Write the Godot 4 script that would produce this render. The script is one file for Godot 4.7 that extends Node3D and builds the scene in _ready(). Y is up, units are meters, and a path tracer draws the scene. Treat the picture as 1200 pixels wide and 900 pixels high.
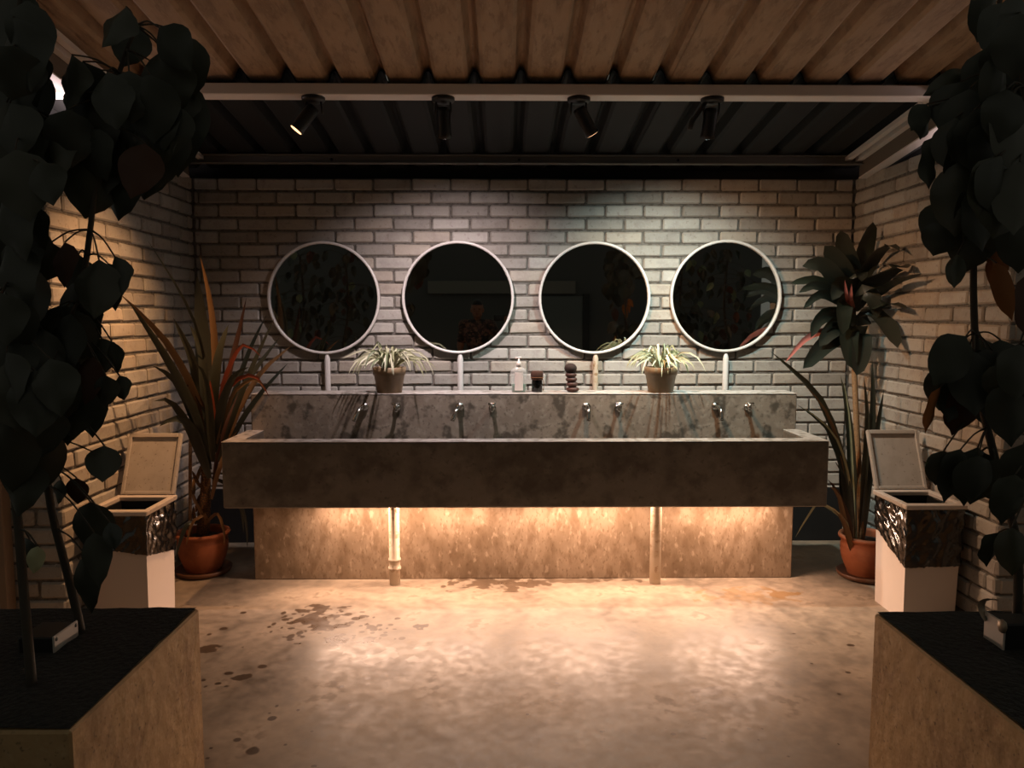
extends Node3D

# ---------------------------------------------------------------- measures (metres)
const EYE := Vector3(-0.117, 1.485, 0.0)
const FOCAL := 880.0
const XL := -2.1
const XR := 2.145
const ZW := -4.9
const ZP := -3.34          # where the side walls end and turn outwards
const WALL_TOP := 2.375
const COURSE := 0.0834
const PITCH := 0.248

var rng := RandomNumberGenerator.new()
var names := {}
var M := {}

# ---------------------------------------------------------------- bookkeeping
func numbered(parent: Node, called: String) -> String:
	var key := str(parent.get_instance_id()) + called
	var n: int = names.get(key, 0)
	names[key] = n + 1
	return called if n == 0 else "%s_%03d" % [called, n]

func put(parent: Node, node: Node3D, called: String) -> Node3D:
	node.name = numbered(parent, called)
	parent.add_child(node, true)
	return node

func thing(called: String, label: String, category: String, at := Vector3.ZERO, group := "") -> Node3D:
	var o := Node3D.new()
	put(self, o, called)
	o.position = at
	o.set_meta("label", label)
	o.set_meta("category", category)
	if group != "":
		o.set_meta("group", group)
	return o

func structure(called: String, label: String, category: String) -> Node3D:
	var o := thing(called, label, category)
	o.set_meta("kind", "structure")
	return o

func part(parent: Node3D, called: String, mesh: Mesh, mat: Material, at := Vector3.ZERO) -> MeshInstance3D:
	var m := MeshInstance3D.new()
	m.mesh = mesh
	m.material_override = mat
	m.position = at
	put(parent, m, called)
	return m

func piece(parent: Node3D, called: String, st: SurfaceTool, mat: Material, at := Vector3.ZERO) -> MeshInstance3D:
	return part(parent, called, done(st), mat, at)

# ---------------------------------------------------------------- mesh kit
func begin(smooth := true) -> SurfaceTool:
	var st := SurfaceTool.new()
	st.begin(Mesh.PRIMITIVE_TRIANGLES)
	st.set_smooth_group(0 if smooth else 0xFFFFFFFF)
	return st

func done(st: SurfaceTool) -> ArrayMesh:
	st.generate_normals()
	return st.commit()

func tri(st: SurfaceTool, a: Vector3, b: Vector3, c: Vector3) -> void:
	st.add_vertex(a); st.add_vertex(b); st.add_vertex(c)

func quad(st: SurfaceTool, a: Vector3, b: Vector3, c: Vector3, d: Vector3) -> void:
	tri(st, a, b, c); tri(st, a, c, d)

func facing(st: SurfaceTool, a: Vector3, b: Vector3, c: Vector3, out: Vector3) -> void:
	if (b - a).cross(c - a).dot(out) > 0.0:
		tri(st, a, c, b)
	else:
		tri(st, a, b, c)

# a chamfered box; jitter moves its corners a little
func box(st: SurfaceTool, c: Vector3, size: Vector3, bevel := 0.003, basis := Basis.IDENTITY, jitter := 0.0) -> void:
	var h := size * 0.5
	var b := minf(bevel, minf(h.x, minf(h.y, h.z)) * 0.9)
	var v := {}
	for sx in [-1, 1]:
		for sy in [-1, 1]:
			for sz in [-1, 1]:
				var s := Vector3(sx, sy, sz)
				var j := Vector3(rng.randf_range(-1, 1), rng.randf_range(-1, 1), rng.randf_range(-1, 1)) * jitter
				for ax in 3:
					var p := Vector3(h.x - b, h.y - b, h.z - b)
					p[ax] = h[ax]
					v[[sx, sy, sz, ax]] = c + basis * (p * s + j)
	for ax in 3:
		var u := (ax + 1) % 3
		var w := (ax + 2) % 3
		for s in [-1, 1]:
			var k := []
			for q in [[-1, -1], [1, -1], [1, 1], [-1, 1]]:
				var i := [0, 0, 0]
				i[ax] = s; i[u] = q[0]; i[w] = q[1]
				k.append(v[[i[0], i[1], i[2], ax]])
			var out := Vector3.ZERO
			out[ax] = s
			out = basis * out
			facing(st, k[0], k[1], k[2], out); facing(st, k[0], k[2], k[3], out)
		# the four edges along this axis
		for su in [-1, 1]:
			for sw in [-1, 1]:
				var e := []
				for s in [-1, 1]:
					var i := [0, 0, 0]
					i[ax] = s; i[u] = su; i[w] = sw
					e.append(v[[i[0], i[1], i[2], u]])
					e.append(v[[i[0], i[1], i[2], w]])
				var out := Vector3.ZERO
				out[u] = su; out[w] = sw
				out = basis * out
				facing(st, e[0], e[1], e[3], out); facing(st, e[0], e[3], e[2], out)
	for sx in [-1, 1]:
		for sy in [-1, 1]:
			for sz in [-1, 1]:
				facing(st, v[[sx, sy, sz, 0]], v[[sx, sy, sz, 1]], v[[sx, sy, sz, 2]], basis * Vector3(sx, sy, sz))

func box_mesh(size: Vector3, bevel := 0.003, jitter := 0.0) -> ArrayMesh:
	var st := begin(false)
	box(st, Vector3.ZERO, size, bevel, Basis.IDENTITY, jitter)
	return done(st)

func block(parent: Node3D, called: String, lo: Vector3, hi: Vector3, mat: Material, bevel := 0.004) -> MeshInstance3D:
	var st := begin(false)
	box(st, Vector3.ZERO, hi - lo, bevel)
	return piece(parent, called, st, mat, (lo + hi) * 0.5)

func tube(st: SurfaceTool, pts: Array, radii: Array, sides := 10, closed := true) -> void:
	var n := pts.size()
	var rings := []
	var ref := Vector3.UP
	var d0: Vector3 = (pts[1] - pts[0]).normalized()
	if absf(d0.dot(ref)) > 0.9:
		ref = Vector3.RIGHT
	var u := d0.cross(ref).normalized()
	for i in n:
		var d: Vector3 = (pts[mini(i + 1, n - 1)] - pts[maxi(i - 1, 0)]).normalized()
		u = (u - d * u.dot(d)).normalized()
		var w := d.cross(u)
		var r: float = radii[mini(i, radii.size() - 1)]
		var ring := []
		for k in sides:
			var a := TAU * k / sides
			ring.append(pts[i] + (u * cos(a) + w * sin(a)) * r)
		rings.append(ring)
	for i in n - 1:
		for k in sides:
			var k2 := (k + 1) % sides
			var a: Vector3 = rings[i][k]
			var b: Vector3 = rings[i + 1][k]
			var out: Vector3 = (a + b) * 0.5 - (pts[i] + pts[i + 1]) * 0.5
			facing(st, a, b, rings[i + 1][k2], out)
			facing(st, a, rings[i + 1][k2], rings[i][k2], out)
	if closed:
		for e in [0, n - 1]:
			var out: Vector3 = pts[e] - pts[1 if e == 0 else n - 2]
			for k in sides:
				facing(st, pts[e], rings[e][k], rings[e][(k + 1) % sides], out)

# profile: array of Vector2(radius, height); squash flattens along z
func lathe(st: SurfaceTool, profile: Array, sides := 24, squash := 1.0, at := Vector3.ZERO) -> void:
	for i in profile.size() - 1:
		var p: Vector2 = profile[i]
		var q: Vector2 = profile[i + 1]
		for k in sides:
			var a0 := TAU * k / sides
			var a1 := TAU * (k + 1) / sides
			var c0 := Vector3(cos(a0), 0, sin(a0) * squash)
			var c1 := Vector3(cos(a1), 0, sin(a1) * squash)
			var A := at + c0 * p.x + Vector3(0, p.y, 0)
			var B := at + c1 * p.x + Vector3(0, p.y, 0)
			var C := at + c1 * q.x + Vector3(0, q.y, 0)
			var D := at + c0 * q.x + Vector3(0, q.y, 0)
			# the profile runs with the outside on its right hand when it goes up
			if q.x > 1e-5:
				tri(st, A, C, D)
			if p.x > 1e-5:
				tri(st, A, B, C)

func ball(st: SurfaceTool, c: Vector3, r: Vector3, nu := 14, nv := 8) -> void:
	for i in nv:
		for k in nu:
			var f := func(ii: int, kk: int) -> Vector3:
				var t: float = PI * ii / nv
				var a: float = TAU * kk / nu
				return c + Vector3(sin(t) * cos(a) * r.x, cos(t) * r.y, sin(t) * sin(a) * r.z)
			var a: Vector3 = f.call(i, k)
			var b: Vector3 = f.call(i, k + 1)
			var d: Vector3 = f.call(i + 1, k)
			var e: Vector3 = f.call(i + 1, k + 1)
			if i > 0:
				facing(st, a, b, e, (a + e) * 0.5 - c)
			if i < nv - 1:
				facing(st, a, e, d, (a + e) * 0.5 - c)

func smooth_path(p: Array, n: int) -> Array:
	var c := Curve3D.new()
	for i in p.size():
		var t: Vector3 = (p[mini(i + 1, p.size() - 1)] - p[maxi(i - 1, 0)]) / 6.0
		c.add_point(p[i], -t, t)
	var out := []
	var l := c.get_baked_length()
	for i in n + 1:
		out.append(c.sample_baked(l * i / n, true))
	return out

# a long blade: path from base to tip, keeled along its middle
func strap(st: SurfaceTool, path: Array, width: float, fold := 0.25, side := Vector3.ZERO, blunt := 0.0) -> void:
	var n := path.size()
	var rows := []
	for i in n:
		var t := float(i) / (n - 1)
		var w := width * (sin(PI * clampf(0.12 + t * 0.88, 0, 1)) ** 0.75 if blunt == 0.0 else minf(1.0, (0.35 + t * 2.2)) * (1.0 - t ** 4) ** 0.6) * 0.5
		var d: Vector3 = (path[mini(i + 1, n - 1)] - path[maxi(i - 1, 0)]).normalized()
		var s := side if side != Vector3.ZERO else d.cross(Vector3(0, 0, 1))
		s = (s - d * s.dot(d)).normalized()
		var up := s.cross(d)
		rows.append([path[i] - s * w + up * w * fold, path[i], path[i] + s * w + up * w * fold])
	for i in n - 1:
		for k in 2:
			quad(st, rows[i][k], rows[i + 1][k], rows[i + 1][k + 1], rows[i][k + 1])

# a broad oval leaf with a drip tip, one long, hanging down -y from its base, its face to +z
func broad_leaf(width: float, curl: float, fold: float, wave: float) -> ArrayMesh:
	var st := begin()
	var nr := 9
	var rows := []
	for i in nr + 1:
		var t := float(i) / nr
		var w := width * 0.5 * (sin(PI * pow(t, 0.72)) ** 0.8 if t < 0.86 else lerpf(sin(PI * pow(0.86, 0.72)) ** 0.8, 0.0, pow((t - 0.86) / 0.14, 0.6)))
		var row := []
		for k in 5:
			var s := (k - 2) / 2.0
			row.append(Vector3(s * w, -t * (1.0 - curl * t * 0.3), -curl * t * t * 0.5 - fold * absf(s) * w + wave * sin(t * 9.0 + s * 2.0) * w * absf(s)))
		rows.append(row)
	for i in nr:
		for k in 4:
			quad(st, rows[i][k], rows[i][k + 1], rows[i + 1][k + 1], rows[i + 1][k])
	return done(st)

# the point of the photograph's pixel (1200 x 900) that lies on the plane z
func at(px: float, py: float, z: float) -> Vector3:
	var d := cam_basis * Vector3(px - 600.0, 450.0 - py, -FOCAL)
	return EYE + d * ((z - EYE.z) / d.z)

func scale_at(z: float) -> float:
	return absf(z) / FOCAL * 1.02      # metres per pixel

var cam_basis := Basis.from_euler(Vector3(-atan(78.0 / FOCAL), -atan(10.0 / FOCAL), 0))

# ---------------------------------------------------------------- materials
func plain(c: Color, rough := 0.7, metal := 0.0) -> StandardMaterial3D:
	var m := StandardMaterial3D.new()
	m.albedo_color = c
	m.roughness = rough
	m.metallic = metal
	return m

func noise_bytes(size: int, freq: float, sd: int, oct := 5, type := FastNoiseLite.TYPE_SIMPLEX_SMOOTH) -> PackedByteArray:
	var n := FastNoiseLite.new()
	n.seed = sd
	n.noise_type = type
	n.frequency = freq
	n.fractal_octaves = oct
	var im := n.get_seamless_image(size, size)
	im.convert(Image.FORMAT_L8)
	return im.get_data()

# colour texture from layered noise: base blended to each layer's colour where its noise passes a threshold
func layered(size: int, base: Color, layers: Array) -> ImageTexture:
	var out := PackedByteArray()
	out.resize(size * size * 3)
	var cols := PackedFloat32Array()
	cols.resize(size * size * 3)
	for i in size * size:
		cols[i * 3] = base.r; cols[i * 3 + 1] = base.g; cols[i * 3 + 2] = base.b
	for l in layers:   # [freq, seed, colour, from, to, amount]
		var nb := noise_bytes(size, l[0], l[1])
		var c: Color = l[2]
		var lo: float = l[3] * 255.0
		var hi: float = l[4] * 255.0
		var k: float = l[5]
		for i in size * size:
			var t := clampf((nb[i] - lo) / (hi - lo), 0.0, 1.0) * k
			if t > 0.0:
				cols[i * 3] += (c.r - cols[i * 3]) * t
				cols[i * 3 + 1] += (c.g - cols[i * 3 + 1]) * t
				cols[i * 3 + 2] += (c.b - cols[i * 3 + 2]) * t
	for i in size * size * 3:
		out[i] = int(clampf(cols[i], 0, 1) * 255.0)
	var im := Image.create_from_data(size, size, false, Image.FORMAT_RGB8, out)
	return ImageTexture.create_from_image(im)

func grey_noise(size: int, freq: float, sd: int, lo: float, hi: float) -> ImageTexture:
	var nb := noise_bytes(size, freq, sd)
	for i in nb.size():
		nb[i] = int(lerpf(lo, hi, nb[i] / 255.0) * 255.0)
	return ImageTexture.create_from_image(Image.create_from_data(size, size, false, Image.FORMAT_L8, nb))

func bumps(size: int, freq: float, sd: int, strength: float) -> ImageTexture:
	var nb := noise_bytes(size, freq, sd, 6)
	var im := Image.create_from_data(size, size, false, Image.FORMAT_L8, nb)
	im.convert(Image.FORMAT_RGBA8)
	im.bump_map_to_normal_map(strength)
	return ImageTexture.create_from_image(im)

func textured(tex: Texture2D, metres: float, rough: float, bump: Texture2D = null, bump_scale := 1.0, tint := Color.WHITE) -> StandardMaterial3D:
	var m := plain(tint, rough)
	m.albedo_texture = tex
	m.uv1_triplanar = true
	m.uv1_world_triplanar = true
	m.uv1_scale = Vector3.ONE / metres
	if bump:
		m.normal_enabled = true
		m.normal_texture = bump
		m.normal_scale = bump_scale
	return m

func make_materials() -> void:
	var fine := bumps(512, 0.03, 11, 2.0)
	var paint := layered(512, Color(0.66, 0.64, 0.61), [[0.012, 1, Color(0.60, 0.575, 0.55), 0.5, 0.8, 0.8], [0.04, 2, Color(0.50, 0.465, 0.43), 0.72, 0.8, 0.5], [0.09, 3, Color(0.70, 0.69, 0.675), 0.6, 0.8, 0.5]])
	M.bricks = []
	for c in [Color(1, 1, 1), Color(0.93, 0.92, 0.91), Color(0.86, 0.85, 0.84), Color(0.97, 0.94, 0.91)]:
		M.bricks.append(textured(paint, 0.9, 0.62, fine, 0.35, c))
	var mort := layered(256, Color(0.43, 0.41, 0.385), [[0.05, 4, Color(0.31, 0.29, 0.265), 0.45, 0.75, 0.8]])
	M.mortar = textured(mort, 0.5, 0.9, fine, 1.0)
	# board-smooth cast concrete, stained
	var conc := layered(512, Color(0.47, 0.44, 0.40), [[0.006, 5, Color(0.36, 0.33, 0.29), 0.4, 0.75, 0.8], [0.014, 6, Color(0.29, 0.26, 0.23), 0.5, 0.85, 0.6], [0.03, 7, Color(0.54, 0.51, 0.47), 0.55, 0.9, 0.5], [0.06, 8, Color(0.26, 0.235, 0.2), 0.68, 0.9, 0.5]])
	M.concrete = textured(conc, 1.3, 0.6, fine, 0.2)
	var bsp := layered(512, Color(0.57, 0.52, 0.465), [[0.006, 15, Color(0.50, 0.45, 0.40), 0.4, 0.7, 0.8], [0.009, 16, Color(0.27, 0.24, 0.205), 0.57, 0.72, 0.75], [0.03, 17, Color(0.67, 0.63, 0.58), 0.55, 0.85, 0.5], [0.05, 18, Color(0.33, 0.29, 0.25), 0.62, 0.85, 0.6]])
	M.light_concrete = textured(bsp, 0.9, 0.6, fine, 0.2)
	var rim := layered(256, Color(0.66, 0.63, 0.60), [[0.03, 9, Color(0.45, 0.42, 0.38), 0.5, 0.75, 0.8]])
	M.worn_concrete = textured(rim, 0.6, 0.5, fine, 0.5)
	var basew := layered(1024, Color(0.60, 0.52, 0.43), [[0.0035, 21, Color(0.50, 0.42, 0.33), 0.4, 0.7, 0.8], [0.010, 22, Color(0.66, 0.58, 0.49), 0.45, 0.85, 0.6], [0.014, 23, Color(0.45, 0.365, 0.275), 0.5, 0.85, 0.6], [0.024, 24, Color(0.76, 0.68, 0.59), 0.66, 0.85, 0.6], [0.05, 25, Color(0.40, 0.32, 0.23), 0.62, 0.85, 0.5]])
	M.base_wall = textured(basew, 1.3, 0.6, fine, 0.12)
	M.base_wall.uv1_scale = Vector3(0.85, 0.42, 0.85)
	var plan := layered(512, Color(0.66, 0.54, 0.38), [[0.01, 31, Color(0.58, 0.46, 0.32), 0.45, 0.75, 0.8], [0.03, 32, Color(0.54, 0.43, 0.30), 0.58, 0.8, 0.5], [0.08, 33, Color(0.71, 0.61, 0.46), 0.6, 0.85, 0.5], [0.12, 34, Color(0.33, 0.26, 0.18), 0.74, 0.84, 0.6]])
	M.planter = textured(plan, 1.3, 0.8, fine, 0.8)
	var sheet := layered(512, Color(0.66, 0.55, 0.44), [[0.01, 41, Color(0.55, 0.45, 0.355), 0.45, 0.7, 0.8], [0.03, 42, Color(0.47, 0.38, 0.295), 0.6, 0.8, 0.5], [0.1, 43, Color(0.70, 0.60, 0.49), 0.62, 0.8, 0.5]])
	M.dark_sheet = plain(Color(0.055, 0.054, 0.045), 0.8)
	M.sheet = textured(sheet, 1.4, 0.85, fine, 0.8)
	M.sheet.uv1_scale = Vector3(1.6, 0.7, 0.45)
	M.soil = textured(layered(256, Color(0.15, 0.14, 0.12), [[0.08, 51, Color(0.09, 0.08, 0.07), 0.4, 0.7, 0.9]]), 0.4, 0.95, fine, 3.0)
	M.steel_white = plain(Color(0.88, 0.84, 0.81), 0.5)
	M.steel_grey = plain(Color(0.40, 0.39, 0.37), 0.5)
	M.dark_fascia = plain(Color(0.42, 0.37, 0.32), 0.7)
	M.black = plain(Color(0.03, 0.03, 0.03), 0.45)
	M.white_frame = plain(Color(0.82, 0.80, 0.78), 0.35)
	M.mirror = plain(Color(0.86, 0.87, 0.86), 0.015, 1.0)
	M.chrome = plain(Color(0.72, 0.71, 0.69), 0.18, 1.0)
	M.pvc = textured(layered(256, Color(0.74, 0.68, 0.60), [[0.03, 61, Color(0.50, 0.36, 0.22), 0.68, 0.74, 0.8], [0.012, 62, Color(0.68, 0.6, 0.5), 0.5, 0.7, 0.7]]), 0.45, 0.4)
	M.bin_white = plain(Color(0.80, 0.75, 0.71), 0.4)
	M.bin_lid = textured(layered(256, Color(0.70, 0.665, 0.63), [[0.02, 63, Color(0.63, 0.59, 0.55), 0.5, 0.75, 0.6], [0.09, 64, Color(0.3, 0.26, 0.22), 0.84, 0.87, 0.6]]), 0.6, 0.35)
	M.bag = plain(Color(0.055, 0.047, 0.04), 0.22)
	M.bag.clearcoat_enabled = true
	M.bag.clearcoat_roughness = 0.15
	M.terracotta = textured(layered(256, Color(0.55, 0.295, 0.16), [[0.015, 65, Color(0.47, 0.235, 0.12), 0.5, 0.75, 0.7], [0.05, 66, Color(0.60, 0.37, 0.23), 0.66, 0.8, 0.5]]), 0.5, 0.7)
	M.saucer = plain(Color(0.36, 0.22, 0.13), 0.5)
	M.tan_pot = textured(layered(256, Color(0.52, 0.43, 0.32), [[0.02, 67, Color(0.46, 0.375, 0.27), 0.45, 0.7, 0.8]]), 0.3, 0.5)
	M.leaf_dark = plain(Color(0.19, 0.20, 0.165), 0.5)
	M.leaf_dark2 = plain(Color(0.215, 0.215, 0.165), 0.45)
	M.leaf_brown = plain(Color(0.27, 0.15, 0.075), 0.65)
	M.leaf_dead = plain(Color(0.55, 0.33, 0.14), 0.8)
	M.leaf_gloss = plain(Color(0.17, 0.19, 0.155), 0.28)
	M.leaf_grey = plain(Color(0.16, 0.18, 0.15), 0.35)
	M.leaf_red = plain(Color(0.50, 0.22, 0.13), 0.5)
	M.leaf_pink = plain(Color(0.72, 0.42, 0.38), 0.5)
	M.leaf_tan = plain(Color(0.46, 0.34, 0.21), 0.6)
	M.leaf_pale = plain(Color(0.66, 0.66, 0.52), 0.5)
	M.leaf_cream = plain(Color(0.80, 0.79, 0.68), 0.5)
	for k in ["leaf_dark", "leaf_dark2", "leaf_gloss"]:
		M[k].backlight_enabled = true
		M[k].backlight = Color(0.05, 0.07, 0.02)
	M.leaf_sage = plain(Color(0.42, 0.46, 0.33), 0.5)
	M.stem = plain(Color(0.25, 0.22, 0.18), 0.8)
	M.trunk = textured(layered(256, Color(0.50, 0.38, 0.25), [[0.05, 71, Color(0.38, 0.27, 0.17), 0.5, 0.75, 0.8]]), 0.2, 0.8)
	M.fibre = textured(layered(256, Color(0.24, 0.16, 0.085), [[0.05, 72, Color(0.48, 0.32, 0.15), 0.55, 0.7, 0.8]]), 0.15, 0.85)

func floor_material() -> StandardMaterial3D:
	# a poured floor seen over 4.8 x 4.8 metres: x -2.4..2.4, z -5..-0.2
	var n := 1280
	var px := 4.8 / n
	var big := noise_bytes(n, 0.0035, 101, 4)
	var mid := noise_bytes(n, 0.012, 102, 5)
	var fin := noise_bytes(n, 0.05, 103, 4)
	var edge := noise_bytes(n, 0.03, 104, 3)
	var wet := PackedFloat32Array()
	wet.resize(n * n)
	var pale := PackedFloat32Array()
	pale.resize(n * n)
	var ochre := PackedFloat32Array()
	ochre.resize(n * n)
	var stains := [[-1.07,-3.73,0.069,0.047],[-1.04,-3.59,0.088,0.079],[-1.11,-3.41,0.02,0.03],[-1.08,-3.44,0.017,0.023],[-0.95,-3.5,0.072,0.052],[-0.75,-3.38,0.035,0.039],[-0.87,-3.34,0.069,0.038],[-0.85,-3.61,0.022,0.018],[-0.72,-3.53,0.013,0.014],[-0.54,-3.52,0.036,0.032],[-0.59,-3.38,0.019,0.023],[-0.62,-3.37,0.008,0.013],[-1.41,-3.26,0.074,0.036],[-1.23,-3.68,0.015,0.023],[-1.43,-3.69,0.017,0.015],[-1.46,-3.5,0.02,0.017],[-1.5,-3.43,0.011,0.013],[-1.15,-3.1,0.022,0.019],[-1.19,-3.01,0.035,0.021],[-1.27,-3.04,0.025,0.019],[-1.28,-2.95,0.016,0.015],[-1.24,-2.93,0.012,0.01],[-1.32,-2.93,0.007,0.01],[-1.35,-2.98,0.009,0.01],[-0.98,-2.68,0.018,0.019],[-0.99,-2.77,0.007,0.009],[-1.0,-2.72,0.007,0.006],[-0.9,-2.74,0.006,0.007],[-1.06,-2.54,0.015,0.013],[-0.98,-2.47,0.025,0.025],[-1.13,-2.49,0.007,0.007],[-1.12,-2.43,0.008,0.007],[-0.75,-2.38,0.011,0.008],[-0.68,-2.99,0.015,0.015],[-0.77,-2.92,0.011,0.01],[-0.67,-2.94,0.007,0.007],[-0.81,-2.59,0.005,0.006],[-0.88,-2.51,0.005,0.006],[-0.71,-2.78,0.007,0.007],[-0.03,-2.7,0.009,0.009],[0.24,-2.58,0.011,0.008],[0.24,-2.53,0.004,0.004],[0.49,-2.56,0.009,0.008],[0.59,-2.53,0.01,0.008],[0.65,-2.51,0.005,0.006],[0.77,-2.59,0.008,0.008],[0.78,-2.52,0.005,0.006],[0.82,-2.59,0.005,0.006],[0.47,-2.6,0.004,0.004],[0.56,-2.63,0.004,0.004],[0.07,-2.8,0.008,0.007],[0.1,-2.94,0.009,0.008],[1.46,-3.28,0.016,0.012],[1.33,-3.02,0.013,0.011],[1.21,-2.84,0.009,0.009],[1.25,-3.41,0.013,0.007],[1.21,-3.1,0.005,0.006],[0.85,-2.42,0.005,0.005],[1.05,-2.49,0.004,0.005]]
	for s in stains:
		stain(wet, edge, n, px, s[0], s[1], s[2], s[3], 0.85)
	var drops := RandomNumberGenerator.new()
	drops.seed = 12
	for k in 70:
		var a := drops.randf() * TAU
		var d := sqrt(drops.randf())
		stain(wet, edge, n, px, -0.93 + cos(a) * d * 0.32, -3.53 + sin(a) * d * 0.24, drops.randf_range(0.006, 0.022), drops.randf_range(0.006, 0.02), 0.8)
	stain(wet, edge, n, px, -0.15, -4.10, 0.24, 0.09, 0.6)
	stain(wet, edge, n, px, 0.25, -4.14, 0.3, 0.04, 0.5)
	stain(wet, edge, n, px, 0.71, -2.86, 0.06, 0.04, 0.4)
	stain(pale, edge, n, px, -0.63, -3.19, 0.13, 0.055, 0.9)
	stain(pale, edge, n, px, -0.54, -2.93, 0.05, 0.05, 0.6)
	stain(ochre, edge, n, px, 1.37, -3.92, 0.09, 0.045, 0.9)
	stain(ochre, edge, n, px, 1.19, -3.89, 0.2, 0.09, 0.5)
	var col := PackedByteArray()
	col.resize(n * n * 3)
	var rou := PackedByteArray()
	rou.resize(n * n)
	for i in n * n:
		var a := big[i] / 255.0
		var b := mid[i] / 255.0
		var c := fin[i] / 255.0
		var v := 0.53 + (a - 0.5) * 0.16 + (b - 0.5) * 0.20 + (c - 0.5) * 0.12
		var r := v * 1.03
		var g := v * 0.925
		var bl := v * 0.80
		var dirt := clampf((b - 0.6) * 5.0, 0, 1) * clampf((c - 0.45) * 4.0, 0, 1) * 0.45
		r = lerpf(r, 0.34, dirt); g = lerpf(g, 0.29, dirt); bl = lerpf(bl, 0.235, dirt)
		var w := wet[i]
		r = lerpf(r, 0.25, w); g = lerpf(g, 0.185, w); bl = lerpf(bl, 0.125, w)
		var p := pale[i] * 0.7
		r = lerpf(r, 0.74, p); g = lerpf(g, 0.7, p); bl = lerpf(bl, 0.66, p)
		var o := ochre[i]
		r = lerpf(r, 0.50, o * 0.7); g = lerpf(g, 0.36, o * 0.7); bl = lerpf(bl, 0.19, o * 0.7)
		col[i * 3] = int(clampf(r, 0, 1) * 255)
		col[i * 3 + 1] = int(clampf(g, 0, 1) * 255)
		col[i * 3 + 2] = int(clampf(bl, 0, 1) * 255)
		rou[i] = int(clampf(0.50 + (a - 0.5) * 0.25 + (c - 0.5) * 0.25 - w * 0.12, 0.1, 1) * 255)
	var m := plain(Color.WHITE, 1.0)
	m.albedo_texture = ImageTexture.create_from_image(Image.create_from_data(n, n, false, Image.FORMAT_RGB8, col))
	m.roughness_texture = ImageTexture.create_from_image(Image.create_from_data(n, n, false, Image.FORMAT_L8, rou))
	m.normal_enabled = true
	m.normal_texture = bumps(1024, 0.02, 105, 3.0)
	m.normal_scale = 0.1
	return m

func stain(buf: PackedFloat32Array, edge: PackedByteArray, n: int, px: float, x: float, z: float, rx: float, rz: float, k: float) -> void:
	var cx := int((x + 2.4) / px)
	var cz := int((z + 5.0) / px)
	var ax := int(rx * 1.5 / px) + 2
	var az := int(rz * 1.5 / px) + 2
	for j in range(maxi(cz - az, 0), mini(cz + az, n)):
		for i in range(maxi(cx - ax, 0), mini(cx + ax, n)):
			var dx := (i - cx) * px / rx
			var dz := (j - cz) * px / rz
			var rough_edge := (edge[j * n + i] / 255.0 - 0.5) * (3.4 if rx > 0.03 else 0.8)
			var t := clampf((1.0 - sqrt(dx * dx + dz * dz) + rough_edge) * 5.0, 0.0, 1.0)
			buf[j * n + i] = maxf(buf[j * n + i], t * k)

# ---------------------------------------------------------------- the whole
func _ready() -> void:
	rng.seed = 7
	# --- camera
	var cam := Camera3D.new()
	cam.name = "camera"
	cam.position = EYE
	cam.basis = cam_basis
	cam.fov = rad_to_deg(2.0 * atan(450.0 / FOCAL))
	cam.near = 0.03
	add_child(cam)
	cam.current = true
	# --- night air
	var env := Environment.new()
	env.background_mode = Environment.BG_COLOR
	env.background_color = Color(0.36, 0.355, 0.325)
	env.tonemap_mode = Environment.TONE_MAPPER_LINEAR
	env.tonemap_exposure = 1.0
	env.sdfgi_enabled = true
	env.ssao_enabled = true
	env.ssil_enabled = true
	var we := WorldEnvironment.new()
	we.name = "night_air"
	we.environment = env
	add_child(we)

	make_materials()
	build_shell()
	build_roof()
	build_basin()
	build_lights()
	build_mirrors()
	build_planters()
	build_bins()
	build_corner_plants()
	build_foreground_plants()
	build_shelf_things()
	build_person()

# ---------------------------------------------------------------- floor and walls
func brick_wall(parent: Node3D, origin: Vector3, along: Vector3, out: Vector3, length: float, first_single := 0, shift := 0.0) -> void:
	var bas := Basis(along, Vector3.UP, out)
	if bas.determinant() < 0:
		bas = Basis(-along, Vector3.UP, out)
	var rest := begin(false)
	var any := false
	var rows := int(floor(WALL_TOP / COURSE))
	var y_top := WALL_TOP
	for r in rows:
		var y := y_top - (rows - r - 0.5) * COURSE
		var s := -(PITCH * 0.5 if r % 2 == 0 else 0.0) - shift
		while s < length - 0.02:
			var a := maxf(s, 0.0)
			var b := minf(s + PITCH, length)
			s += PITCH
			if b - a < 0.03:
				continue
			var w := b - a - 0.012
			var c := origin + along * ((a + b) * 0.5) + Vector3(0, y, 0) - out * (0.032 + rng.randf_range(-0.0015, 0.003))
			if r < first_single:
				box(rest, c, Vector3(w, COURSE - 0.013, 0.064), 0.006, bas)
				any = true
				continue
			var key := int(round(w * 200.0)) * 10 + rng.randi_range(0, 3)
			if not brick_meshes.has(key):
				brick_meshes[key] = box_mesh(Vector3(w, COURSE - 0.013, 0.064), 0.008, 0.003)
			var m := part(parent, "brick", brick_meshes[key], M.bricks[rng.randi_range(0, 3)], c)
			m.basis = bas * Basis(Vector3(0, 0, 1), rng.randf_range(-0.006, 0.006))
	if any:
		var m := piece(parent, "hidden_brick_courses", rest, M.bricks[0])
		m.set_meta("kind", "stuff")

var brick_meshes := {}

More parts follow.
